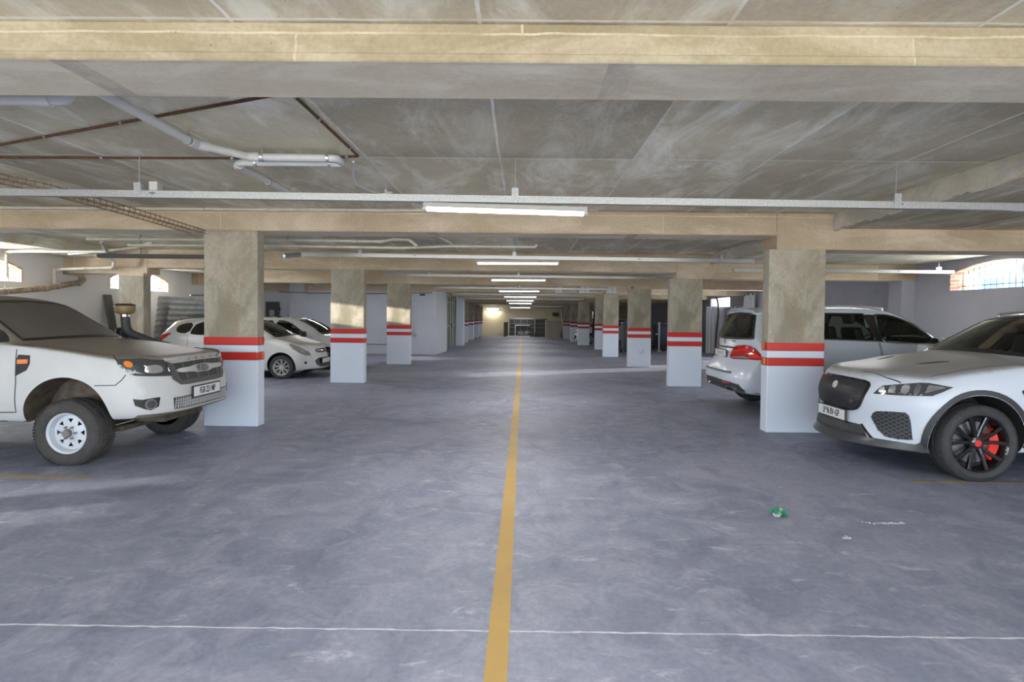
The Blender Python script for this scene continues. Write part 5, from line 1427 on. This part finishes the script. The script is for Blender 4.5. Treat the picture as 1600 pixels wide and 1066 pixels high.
# ------------------------------------------------------------------ hatchbacks: outer parts
def hatch_parts(c, paint, plate_text, kind, t=0.0):
    ws = [(-.66, 1.03), (0, 1.065), (.66, 1.03), (.52, 1.38 + t), (.30, 1.415 + t), (0, 1.425 + t), (-.30, 1.415 + t), (-.52, 1.38 + t)]
    c.panel('windscreen', ws, 'x', 1, M['glass'], .004, .006, .08); c.strip('windscreen_seal', ws, .028, 'x', 1, M['black'], .006, .006, closed=True)
    f1 = chaikin([(-1.36, 1.03), (-1.50, 1.10), (-1.80, 1.25 + t), (-2.10, 1.355 + t), (-2.36, 1.375 + t), (-2.36, 1.05)], 1)
    f2 = chaikin([(-2.44, 1.06), (-2.44, 1.375 + t), (-2.95, 1.36 + t), (-3.05, 1.12), (-3.0, 1.075)], 1)
    f3 = chaikin([(-3.10, 1.10), (-3.05, 1.345 + t), (-3.30, 1.32 + t), (-3.44, 1.24), (-3.38, 1.12)], 1)
    if kind == 'two':
        f1 = chaikin([(-1.50, .99), (-1.54, 1.06), (-1.80, 1.24), (-2.08, 1.38), (-2.36, 1.395), (-2.28, 1.06)], 1)
        f2 = chaikin([(-2.42, 1.10), (-2.44, 1.39), (-2.63, 1.385), (-2.66, 1.30), (-2.55, 1.14)], 1)
    cut = [('x', 1, [(y * .95, 1.24 + (z - 1.24) * .93) for y, z in ws])]
    for sg in (-1, 1):
        for nm, w_, gm in (('side_window', f1, 'glass'), ('rear_side_window', f2, 'glass_dark'), ('quarter_window', f3, 'glass_dark')):
            c.panel(nm, w_, 'y', sg, M[gm], .004, .006, .06); c.strip('window_frame', w_, .022, 'y', sg, M['black'], .006, .006, closed=True)
            cx_ = sum(p[0] for p in w_) / len(w_); cz_ = sum(p[1] for p in w_) / len(w_)
            if gm == 'glass': cut.append(('y', sg, [(cx_ + (x - cx_) * .93, cz_ + (z - cz_) * .92) for x, z in w_]))
        c.strip('door_seam', [(-1.28, .96), (-1.25, .6), (-1.30, .32), (-2.30, .32), (-2.40, 1.02)], .009, 'y', sg, M['black'], .001, .003)
        c.strip('rear_door_seam', [(-2.42, 1.02), (-2.32, .32), (-2.85, .34), (-3.08, .70), (-3.08, 1.06)], .009, 'y', sg, M['black'], .001, .003)
        for hx in (-2.22, -2.95): c.panel('door_handle', [(hx - .09, .865), (hx + .09, .86), (hx + .09, .885), (hx - .09, .89)], 'y', sg, paint, .018, .025, .04, round_=1)
        c.mirror(-1.45, sg * .95, 1.02, M['black'] if kind == 'two' else paint, sg)
        c.strip('bonnet_seam', [(-.20, sg * .56), (-.45, sg * .66), (-.9, sg * .72)], .007, 'z', 1, M['black'], .001, .003)
    HL = [(-1.0, .862), (-.93, .858), (-.79, .785), (-.62, .69), (-.51, .61), (-.505, .565), (-.66, .575), (-.82, .645), (-.94, .74)]
    for A, m in ((-45, 1), (45, -1)):
        h = c.panel('headlight', fl(HL, m), A, 1, plain('smoky_lens', (.26, .25, .22), .1, coat=1.0), .006, .015, .04)
        c.panel('reflector', fl([(-.78, .74), (-.66, .68), (-.66, .61), (-.76, .64)], m), A, 1, M['reflector'], .0085, .004, .03, parent=h, round_=1)
        c.panel('fog_lamp', fl([(-.655 + .035 * math.cos(k * PI / 8), .395 + .035 * math.sin(k * PI / 8)) for k in range(16)], m), A, 1, M['lens'], .006, .01, .02)
    g = c.panel('grille', chaikin([(-.40, .72), (0, .73), (.40, .72), (.34, .63), (0, .615), (-.34, .63)], 1), 'x', 1, M['black'], .004, .01, .05)
    c.strip('grille_chrome', [(-.36, .68), (0, .672), (.36, .68)], .022, 'x', 1, M['chrome'], .008, .006, parent=g)
    l = c.panel('lower_grille', chaikin([(-.46, .49), (0, .50), (.46, .49), (.40, .28), (0, .26), (-.40, .28)], 1), 'x', 1, M['black'], .004, .01, .05)
    p, n = c.hit(0, .425, 'x', 1, .008)
    c.plate(p.x + .006, 0, .42, .52, .112, plate_text, 1, size=.09, sx=.65)
    TLt = [(-2.79, .885), (-2.74, 1.04), (-2.68, 1.075), (-2.52, 1.07), (-2.58, 1.0), (-2.74, .885)]
    for s_ in (-1, 1):
        c.panel('tail_light', [(-3.86, .90), (-3.76, 1.05), (-3.55, 1.10), (-3.50, 1.085), (-3.62, .99), (-3.80, .88)], 'y', s_, M['red_lens'], .006, .012, .04)
    c.panel('rear_window', [(-.56, 1.09), (.56, 1.09), (.46, 1.35 + t), (-.46, 1.35 + t)], 'x', -1, M['glass_dark'], .004, .006, .06)
    c.cut_glass(cut)
    c.seat(-1.95, .34, .68); c.seat(-1.95, -.34, .68); c.steering(-1.6, -.34, .92)
    bm = bmesh.new(); box(bm, -1.65, -1.2, -.66, .66, .75, .96, .05, 3); build('dashboard', bm, M['cabin'], c.root, 50)
    bm = bmesh.new(); box(bm, -3.2, -1.3, -.7, .7, .42, .46); build('cabin_floor', bm, M['cabin'], c.root)
hatch_parts(i20, P_I20, '', 'one')
hatch_parts(h2, P_H2, '', 'two', .02)
# ------------------------------------------------------------------ stored things and litter
def corrugated(name, w, h, pitch, amp, mat, loc, rot, label, group=None):
    """sheet in its own x (along the ribs) / z (across the ribs), ribs run along x"""
    bm = bmesh.new(); n = int(h / pitch) * 6; prev = None
    for i in range(n + 1):
        z = h * i / n; y = amp * math.sin(2 * PI * z / pitch)
        r = [bm.verts.new((x, y + t, z)) for x, t in ((-w / 2, 0), (w / 2, 0), (w / 2, .004), (-w / 2, .004))]
        if prev:
            for k in range(4): bm.faces.new((prev[k], prev[(k + 1) % 4], r[(k + 1) % 4], r[k]))
        else: bm.faces.new(r)
        prev = r
    bm.faces.new(prev[::-1])
    o = mark(build(name, bm, mat, None, 50), label, 'metal sheet', group); o.location = loc; o.rotation_euler = rot; return o
lean = .16
corrugated('corrugated_sheet', 1.9, 1.98, .16, .018, M['corrugated'], (-10.26, 16.55, .02), (lean, 0, PI / 2), 'larger zinc corrugated sheet leaning on the wall below the barred window')
corrugated('corrugated_sheet', 1.5, 1.86, .16, .018, plain('dull_zinc_sheet', (.50, .53, .55), .5, .25, var=.2), (-10.28, 18.15, .02), (lean, 0, PI / 2), 'smaller corrugated sheet standing beyond the larger one')
corrugated('corrugated_sheet', 1.7, 2.06, .16, .018, plain('pale_zinc_sheet', (.66, .68, .67), .5, .25, var=.2), (-10.36, 16.2, .02), (lean * .7, 0, PI / 2), 'pale corrugated sheet at the back with its top edge bent over')
st_ = empty('storage_trestle', (-9.62, 16.6, 0), 0, 'steel trestle holding the planks by the left wall', 'trestle')
bm = bmesh.new()
for y in (-.8, .8):
    for x in (-.28, .28): tube(bm, [(x, y, 0), (x, y, 1.32)], .022, 8)
build('posts', bm, M['maroon'], st_)
bm = bmesh.new()
for y in (-.8, .8):
    for z in (.6, 1.32): tube(bm, [(-.30, y, z), (.30, y, z)], .022, 8)
for x in (-.28, .28): tube(bm, [(x, -.8, 1.32), (x, .8, 1.32)], .022, 8)
build('rails', bm, M['maroon'], st_)
for k, (dx, dz, l_, r_) in enumerate(((-.15, 0, 2.2, .02), (.03, 0, 2.0, -.03), (.19, 0, 2.3, .01), (-.05, .045, 1.9, .05))):
    bm = bmesh.new(); box(bm, -.085, .085, -l_ / 2, l_ / 2, 0, .042, .004)
    o = mark(build('timber_plank', bm, M['timber']), ['plank nearest the wall on the steel trestle', 'middle plank of the lower layer on the trestle', 'outer plank on the trestle, nearest the hatchback', 'single plank lying on top of the others on the trestle'][k], 'plank', 'planks on the trestle')
    o.location = (-9.62 + dx, 16.55, 1.345 + dz); o.rotation_euler = (0, 0, r_)
def blob(name, loc, r, mat, label, cat, seed, flat=.6):
    rnd = random.Random(seed); bm = bmesh.new(); bmesh.ops.create_icosphere(bm, subdivisions=4, radius=1)
    ks = [(Vector((rnd.uniform(-1, 1), rnd.uniform(-1, 1), rnd.uniform(-1, 1))).normalized(), rnd.uniform(.08, .22), rnd.uniform(3, 8)) for _ in range(9)]
    for v in bm.verts:
        d = v.co.normalized(); s_ = 1 + sum(a * math.sin(f * d.dot(k) + f) for k, a, f in ks) * .55
        v.co = Vector((d.x * r[0] * s_, d.y * r[1] * s_, max(d.z * r[2] * s_, -r[2] * flat)))
    o = mark(build(name, bm, mat, None, 60), label, cat); o.location = (loc[0], loc[1], loc[2] + r[2] * flat); return o
blob('tarpaulin', (-9.62, 17.35, 1.435), (.24, .34, .13), M['green_tarp'], 'crumpled green tarpaulin lying on the planks', 'tarpaulin', 3)
blob('tarpaulin', (-9.06, 17.0, .0), (.13, .34, .62), M['green_tarp'], 'bundled green tarpaulin on the floor under the trestle', 'tarpaulin', 9, .9)
for k in range(3):
    c_ = empty('steel_crate', (-9.62, 16.15 + .02 * k, .36 * k), .05 * k, ['bottom maroon crate under the planks', 'middle maroon crate under the planks', 'top maroon crate under the planks'][k], 'crate', 'maroon crates under the trestle')
    bm = bmesh.new(); box(bm, -.2, .2, -.28, .28, 0, .345, .01); build('crate_body', bm, M['maroon'], c_)
    bm = bmesh.new()
    for z in (.07, .2): box(bm, -.205, .205, -.25, .25, z, z + .05)
    build('crate_slots', bm, M['black'], c_)
tr = empty('lattice_panel', (-8.95, 15.3, 0), .12, 'straw coloured lattice panel standing behind the hatchback tail', 'lattice')
bm = bmesh.new()
for k in range(24):
    x = -.55 + k * .05
    tube(bm, [(x, 0, .02), (x + .3, 0, 1.12)], .009, 5); 
build('front_slats', bm, plain('straw_cane', (.50, .40, .24), .7), tr)
bm = bmesh.new()
for k in range(24):
    x = -.55 + k * .05
    tube(bm, [(x + .3, .02, .02), (x, .02, 1.12)], .009, 5)
build('rear_slats', bm, plain('straw_cane', (.50, .40, .24), .7), tr)
bm = bmesh.new(); box(bm, -.03, .03, -.11, .11, 0, 2.05, .004)
o = mark(build('leaning_board', bm, plain('dark_board', (.10, .095, .085), .7)), 'dark board leaning on the white wall left of the plain column', 'board'); o.location = (-10.32, 14.15, 0.01); o.rotation_euler = (0, -.16, 0)
sp = empty('scaffold_pole', (-9.85, 18.0, 0), 0, 'upright grey pole with a cross bar in front of the white wall', 'pole')
bm = bmesh.new(); tube(bm, [(0, 0, 0), (0, 0, 2.5)], .028, 8); build('upright', bm, plain('grey_tube_steel', (.30, .30, .29), .5, .5), sp)
bm = bmesh.new(); tube(bm, [(-.03, -1.6, 2.12), (.03, .6, 2.20)], .024, 8); build('cross_bar', bm, plain('grey_tube_steel', (.30, .30, .29), .5, .5), sp)
bm = bmesh.new(); tube(bm, [(.03, 0, 1.62), (.03, .5, 1.25)], .018, 8); build('brace', bm, plain('grey_tube_steel', (.30, .30, .29), .5, .5), sp)

# ribbed white cladding sheets by the small high window on the right
corrugated('ribbed_panel', 2.1, .80, .16, .018, plain('white_cladding', (.62, .64, .68), .4, var=.06), (9.0, 25.0, 1.06), (0, -PI / 2, 0), 'tall white ribbed cladding sheet standing beneath the small high window')
bpy.data.objects['ribbed_panel']['category'] = 'cladding sheet'
bm = bmesh.new(); prev = None
for i in range(61):
    y = -1.25 + 2.5 * i / 60; z1 = 2.05 + .05 * math.sin(i * .7) + (.48 if y < -.1 else .0); x = .02 * (1 if (i // 3) % 2 else -1)
    r = [bm.verts.new(p) for p in ((x, y, 0), (x + .006, y, 0), (x + .006, y, z1), (x, y, z1))]
    if prev:
        for k in range(4): bm.faces.new((prev[k], prev[(k + 1) % 4], r[(k + 1) % 4], r[k]))
    else: bm.faces.new(r)
    prev = r
bm.faces.new(prev[::-1])
o2 = mark(build('cladding_stack', bm, plain('white_cladding', (.62, .64, .68), .4, var=.06)), 'row of white ribbed cladding sheets of uneven height behind the white SUV tail', 'cladding sheet'); o2.location = (8.8, 22.6, 0); o2.rotation_euler = (0, .03, 0)
pipe('hose', [(8.6, 25.0, 2.5), (8.55, 24.6, 2.45), (8.5, 24.3, 2.1), (8.5, 24.35, 1.6), (8.5, 24.5, 1.1), (8.5, 24.6, .02)], .035, M['cable'], 'thick black hose hanging by the small high window', 'hose', rad=.3)

# dark wheeled bins and racks between the right-hand columns
def bin_(loc, label, mat, w=.62, h=1.32, d=.7):
    b = empty('storage_bin', loc, 0, label, 'bin', 'dark bins behind the right-hand columns')
    bm = bmesh.new(); box(bm, -w / 2, w / 2, -d / 2, d / 2, .08, h - .12, .03, 2)
    for v in bm.verts:
        if v.co.z < .3: v.co.x *= .86; v.co.y *= .86
    build('bin_body', bm, mat, b, 40)
    bm = bmesh.new(); box(bm, -w / 2 - .02, w / 2 + .02, -d / 2 - .03, d / 2 + .02, h - .12, h - .03, .025, 2); build('bin_lid', bm, plain('slate_blue_lid', (.10, .14, .22), .35), b, 40)
    bm = bmesh.new(); tube(bm, [(-w / 2, -d / 2 - .05, h - .1), (w / 2, -d / 2 - .05, h - .1)], .018, 8); build('handle', bm, M['black'], b)
    for s_ in (-1, 1):
        bm = bmesh.new(); lathe(bm, [(.0001, -.03), (.1, -.03), (.1, .03), (.0001, .03)], 20, 'x'); bmesh.ops.translate(bm, verts=bm.verts, vec=(s_ * w * .45, d * .42, .1)); build('wheel', bm, M['black'], b, 40)
bin_((6.9, 27.2, 0), 'dark blue bin seen past the sunlit side of the scuffed column', M['dark_blue'], 1.0, 1.35, .9)
bin_((5.75, 27.0, 0), 'narrow pale fronted bin beside the dark blue one', plain('pale_bin', (.30, .33, .36), .5), .5, 1.30, .6)
bin_((7.75, 26.3, 0), 'large dark bin nearest the right wall', M['dark_blue'], .55, 1.35, .9)
ps = empty('white_post', (6.42, 26.3, 0), 0, 'slim white post standing before the dark bins', 'post')
bm = bmesh.new(); tube(bm, [(0, 0, 0), (0, 0, 1.38)], .035, 10); build('post_shaft', bm, M['pvc'], ps)
bm = bmesh.new(); box(bm, -.12, .12, -.12, .12, 0, .03, .004); box(bm, -.18, .02, -.02, .02, .78, .82); build('post_foot', bm, M['pvc'], ps)
bin_((4.75, 24.6, 0), 'greenish black bin in the gap between the two sunlit columns', plain('green_black_plastic', (.03, .05, .05), .4), .8, 1.42, .8)
bin_((5.3, 26.2, 0), 'second bin in the gap, behind the greenish black one', M['dark_blue'], .8, 1.25, .8)
# stacked black chairs between two far columns
for k in range(2):
    cs_ = empty('stacked_chairs', (4.15 + .62 * k, 31.5 + .5 * k, 0), .2 * k, ['tall stack of black chairs behind the shaded grey column', 'second stack of black chairs, farther back'][k], 'chair stack')
    for q in range(9):
        bm = bmesh.new(); z = .12 + q * .15
        box(bm, -.22, .22, -.22, .22, z + .3, z + .34, .01); box(bm, -.22, .22, .19, .22, z + .34, z + .62, .008)
        build('seat', bm, M['black'], cs_)
    bm = bmesh.new()
    for x in (-.2, .2):
        for y in (-.2, .2): tube(bm, [(x, y, 0), (x, y, .46)], .014, 6)
    for x in (-.2, .2): tube(bm, [(x, .2, .4), (x, .2, 1.9)], .012, 6)
    build('legs', bm, M['chrome'], cs_)

# far end: racks, white letters, crates, bulkhead lamp
rk = empty('steel_rack', (-.12, 42.6, 0), 0, 'black rack with a white frame against the cream end wall', 'rack')
bm = bmesh.new(); box(bm, -.95, .95, .0, .5, .05, 1.34); build('rack_body', bm, M['black_rack'], rk)
bm = bmesh.new(); box(bm, -1.0, .98, -.02, .52, 1.34, 1.46); build('rack_top', bm, plain('grey_rack_top', (.16, .16, .15), .6), rk)
bm = bmesh.new()
for z in (.35, .7, .98): box(bm, -.93, .93, -.02, 0, z, z + .05)
for x in (-.6, -.1, .4): box(bm, x, x + .04, -.02, 0, .1, 1.3)
build('shelf_edges', bm, plain('dull_steel_edge', (.13, .13, .13), .5), rk)
bm = bmesh.new()
box(bm, -.52, -.48, -.10, -.06, .06, .92); box(bm, -.52, .62, -.10, -.06, .88, .92); box(bm, -1.15, .62, -.12, -.04, .02, .09); build('white_frame', bm, M['pvc'], rk)
me = text_mesh('AUP', .36, .01, .01)
for v in me.vertices: v.co.x *= 1.25
t = link('white_letters', me, plain('dull_white_letters', (.30, .30, .28), .6), rk); t.rotation_euler = (PI / 2, 0, 0); t.location = (.12, -.12, .30)
rk2 = empty('steel_rack', (1.24, 42.8, 0), 0, 'plain black rack between the framed rack and the crates', 'rack')
bm = bmesh.new(); box(bm, -.32, .55, 0, .5, 0, 1.36); build('rack_body', bm, M['black_rack'], rk2)
bm = bmesh.new(); box(bm, -.33, .56, -.02, .52, 1.36, 1.45); build('rack_top', bm, plain('grey_rack_top', (.16, .16, .15), .6), rk2)
bm = bmesh.new()
for z in (.35, .7, 1.0): box(bm, -.3, .53, -.02, 0, z, z + .04)
build('shelf_edges', bm, plain('dull_steel_edge', (.13, .13, .13), .5), rk2)
bm = bmesh.new(); box(bm, -.16, .16, 0, .06, 0, 1.12, .004)
o = mark(build('display_board', bm, plain('dark_olive_board', (.07, .07, .05), .7)), 'dark upright board at the end of the framed rack', 'board'); o.location = (-1.36, 42.9, 0)
for k in range(6):
    c_ = empty('plastic_crate', (2.22, 42.0, .215 * k), .01 * (k % 3 - 1), ['lowest crate of the pale stack', 'second crate from the bottom of the pale stack', 'third crate from the bottom of the pale stack', 'fourth crate from the bottom of the pale stack', 'fifth crate from the bottom of the pale stack', 'topmost crate of the pale stack'][k], 'crate', 'pale crates stacked at the end of the aisle')
    bm = bmesh.new(); box(bm, -.55, .55, -.4, .4, 0, .19, .015); build('crate_body', bm, M['crate'], c_)
    bm = bmesh.new(); box(bm, -.57, .57, -.42, .42, .185, .212, .008); build('crate_rim', bm, plain('pale_crate_rim', (.52, .49, .40), .6), c_)
bl = empty('bulkhead_lamp', (-2.48, 44.9, 2.13), 0, 'lit bulkhead lamp on the cream end wall', 'light')
bm = bmesh.new(); box(bm, -.50, .50, -.04, .1, -.10, .09, .02); build('lamp_back', bm, M['lamp_body'], bl)
bm = bmesh.new(); box(bm, -.46, .46, -.12, -.04, -.07, .07, .03, 3); build('diffuser', bm, M['tube'], bl)
ld = bpy.data.lights.new('bulkhead_light', 'AREA'); ld.shape = 'RECTANGLE'; ld.size = .9; ld.size_y = .14; ld.energy = 45; ld.color = (1, .88, .68)
lo = bpy.data.objects.new('bulkhead_light', ld); COL.objects.link(lo); lo.parent = bl; lo.location = (0, -.14, 0); lo.rotation_euler = (PI / 2 - .5, 0, 0)
lb = empty('wall_board', (2.55, 44.2, 1.75), 0, 'small dark panel on the end wall above the crates', 'panel')
bm = bmesh.new(); box(bm, -.22, .22, -.03, .75, -.14, .16, .01); build('panel_body', bm, M['black_rack'], lb)
# far duct by the end wall
pipe('duct', [(3.0, 43.5, 1.45), (3.0, 43.5, 2.25), (2.0, 43.5, 2.28), (-.3, 43.8, 2.3)], .06, M['galv'], 'galvanised duct bending along the top of the end wall', 'duct', rad=.12)

# tall metal gate in the recess past the pale corner
gt = empty('metal_gate', (-3.62, 26.9, 0), 0, 'tall metal gate with pale uprights past the pale corner wall', 'gate')
bm = bmesh.new(); box(bm, -.04, .0, -2.0, 2.1, .05, 2.45); build('gate_sheet', bm, plain('grey_green_gate', (.13, .145, .13), .5, .3, var=.25), gt)
bm = bmesh.new()
for y in (-1.7, -.6, .4, 1.2, 1.9): box(bm, .0, .05, y - .05, y + .05, 0, 2.48)
build('uprights', bm, plain('pale_green_steel', (.42, .44, .38), .5, .2), gt)
bm = bmesh.new()
for z in (1.05, 2.2): box(bm, .0, .035, -2.0, 2.1, z, z + .06)
build('cross_rails', bm, plain('pale_green_steel', (.42, .44, .38), .5, .2), gt)
bm = bmesh.new(); box(bm, .035, .07, .55, .70, 1.0, 1.2, .01); build('lock_box', bm, M['black'], gt)

# distant white car peeping past a column
h3 = Car('hatchback', (3.05, 33.3, 0), PI, 'distant white car with only its nose showing past a far right-hand column', 'hatchback')
hatch_body(h3, P_H2, .02, .03)
for x, y in ((-.80, .745), (-.80, -.745), (-3.325, .745), (-3.325, -.745)): h3.wheel(x, y, .30, .19, 'five', M['rubber'], rr=.20, z=.298)
hatch_parts(h3, P_H2, '', 'one', .02)

# litter on the floor
rnd = random.Random(5)
wr_ = empty('sweet_wrapper', (2.086, 4.50, 0), .4, 'crumpled green and white wrapper on the open floor before the black wheeled SUV', 'wrapper')
def crumple(name, mat, w, h, seed, rot, z0, off=(0, 0)):
    r = random.Random(seed); bm = bmesh.new(); n = 9; V = []
    for i in range(n):
        for j in range(n):
            u = i / (n - 1) - .5; v = j / (n - 1) - .5
            V.append(bm.verts.new((u * w, v * h, z0 + .018 * math.sin(i * 1.9 + seed) * math.cos(j * 1.3) + r.uniform(0, .014) + .05 * abs(u) ** 1.5)))
    for i in range(n - 1):
        for j in range(n - 1): bm.faces.new((V[i * n + j], V[(i + 1) * n + j], V[(i + 1) * n + j + 1], V[i * n + j + 1]))
    bmesh.ops.solidify(bm, geom=bm.faces[:], thickness=.0012)
    lo = min(v.co.z for v in bm.verts)
    for v in bm.verts: v.co.z -= lo
    o = build(name, bm, mat, wr_); o.rotation_euler = rot; o.location = (*off, 0); return o
crumple('green_film', M['wrap_green'], .10, .10, 2, (0, 0, .3), .012); crumple('white_film', M['wrap_white'], .085, .045, 4, (.7, .1, 1.0), .01, (.045, .02)); crumple('white_film', M['wrap_white'], .06, .04, 7, (.2, -.2, -.5), .008, (-.04, -.03))
crumple('green_film', M['wrap_green'], .05, .04, 11, (.5, .3, .9), .01, (.03, -.015))
def scraps(name, x, y, n, sx, sy, label, seed, sz=.018):
    r = random.Random(seed); bm = bmesh.new()
    for _ in range(n):
        cx, cy = x + r.gauss(0, sx), y + r.gauss(0, sy); k = r.randint(4, 6); a0 = r.uniform(0, 6)
        poly = [(cx + sz * r.uniform(.3, 1) * math.cos(a0 + 2 * PI * q / k), cy + sz * r.uniform(.3, 1) * math.sin(a0 + 2 * PI * q / k)) for q in range(k)]
        prism(bm, poly, .0005, .0025)
    mark(build(name, bm, M['paper']), label, 'litter', kind='stuff')
scraps('paper_scraps', 2.86, 4.35, 42, .075, .012, 'trail of tiny white scraps on the floor before the black wheeled SUV', 3, .011)
scraps('paper_scraps', 2.39, 4.05, 12, .02, .012, 'small cluster of white scraps nearer the camera than the green wrapper', 8, .012)
scraps('paper_scraps', -.9, 10.2, 6, .04, .03, 'few white specks on the floor left of the yellow line', 5, .025)
scraps('paper_scraps', 1.15, 10.4, 8, .05, .05, 'few white and dark specks on the floor right of the yellow line', 6, .022)
bm = bmesh.new()
for _ in range(14):
    a, b, z = rnd.gauss(0, .05), rnd.gauss(0, .03), rnd.uniform(.005, .03)
    q = [(a, b, z), (a + rnd.uniform(.02, .06), b + rnd.uniform(-.02, .02), rnd.uniform(.002, .04)), (a + rnd.uniform(0, .03), b + rnd.uniform(.02, .05), rnd.uniform(.002, .03))]
    vs = [bm.verts.new(p) for p in q]; bm.faces.new(vs)
bmesh.ops.solidify(bm, geom=bm.faces[:], thickness=.001)
o = mark(build('plastic_scrap', bm, plain('clear_plastic_scrap', (.55, .58, .62), .2, coat=.5)), 'scrap of crumpled clear plastic beside the far front tyre of the pickup', 'litter'); o.location = (-4.28, 6.98, .0)
# ------------------------------------------------------------------ light and camera
w = bpy.data.worlds.new('World'); SC.world = w; w.use_nodes = True
nt = w.node_tree; bg = nt.nodes['Background']; bg.inputs[1].default_value = 5.6
tc = nt.nodes.new('ShaderNodeTexCoord'); sp = nt.nodes.new('ShaderNodeSeparateXYZ'); nt.links.new(tc.outputs['Generated'], sp.inputs[0])
# hazy sky; lower half brightened as unseen paving, added to light the ceiling
nt.links.new(ramp(nt, sp.outputs[2], .0, .06, (1.25, 1.22, 1.14, 1), (.66, .83, 1.0, 1)), bg.inputs[0])
def sun(name, d, e, col, ang):
    l = bpy.data.lights.new(name, 'SUN'); l.energy = e; l.color = col; l.angle = ang
    o = bpy.data.objects.new(name, l); COL.objects.link(o)
    o.rotation_euler = Vector(d).to_track_quat('-Z', 'Y').to_euler(); return o

sun('low_sun', (-.92, -.385, -.165), 9.0, (1.0, .93, .82), .012)
sun('reflected_sun', (.94, .30, -.122), 16.0, (1.0, .94, .84), .012)
def window_light(y0, y1, x, z, h, e, d):
    l = bpy.data.lights.new('window_daylight', 'AREA'); l.shape = 'RECTANGLE'; l.size = h; l.size_y = y1 - y0; l.energy = e; l.color = (.93, .97, 1.0)
    o = bpy.data.objects.new('window_daylight', l); COL.objects.link(o); o.location = (x, (y0 + y1) / 2, z)
    o.rotation_euler = Vector((d, 0, -.25)).to_track_quat('-Z', 'Y').to_euler()
for a, b in winL: window_light(a, b, XL - .45, 2.5, .5, 420, 1)
for a, b in winR: window_light(a, b, XR + .45, 2.5, .5, 170, -1)
window_light(24.4, 26.9, XR + .45, 2.3, .4, 70, -1); window_light(18.75, 20.7, XR + .45, 1.0, 1.6, 90, -1)

cam = bpy.data.cameras.new('Camera'); cam.sensor_width = 36; cam.lens = 868 / 1600 * 36; cam.sensor_fit = 'HORIZONTAL'
cam.shift_x = -.007536; cam.shift_y = -.013048; cam.clip_start = .05; cam.clip_end = 300
co = bpy.data.objects.new('Camera', cam); COL.objects.link(co)
yaw, pit, rol = math.radians(.38), math.radians(-1.2), math.radians(.58)
fwd = Vector((-math.sin(yaw) * math.cos(pit), math.cos(yaw) * math.cos(pit), math.sin(pit)))
r0 = Vector((math.cos(yaw), math.sin(yaw), 0)); u0 = r0.cross(fwd)
rr_ = r0 * math.cos(rol) + u0 * math.sin(rol); uu = -r0 * math.sin(rol) + u0 * math.cos(rol)
mx = Matrix((rr_, uu, -fwd)).transposed().to_4x4(); mx.translation = (0, 0, 1.6)
co.matrix_world = mx
SC.camera = co
SC.view_settings.view_transform = 'Standard'; SC.view_settings.look = 'None'; SC.view_settings.gamma = 1
SC.view_settings.use_curve_mapping = False; SC.view_settings.exposure = 0.18

SC.cycles.diffuse_bounces = 6; SC.cycles.max_bounces = 12
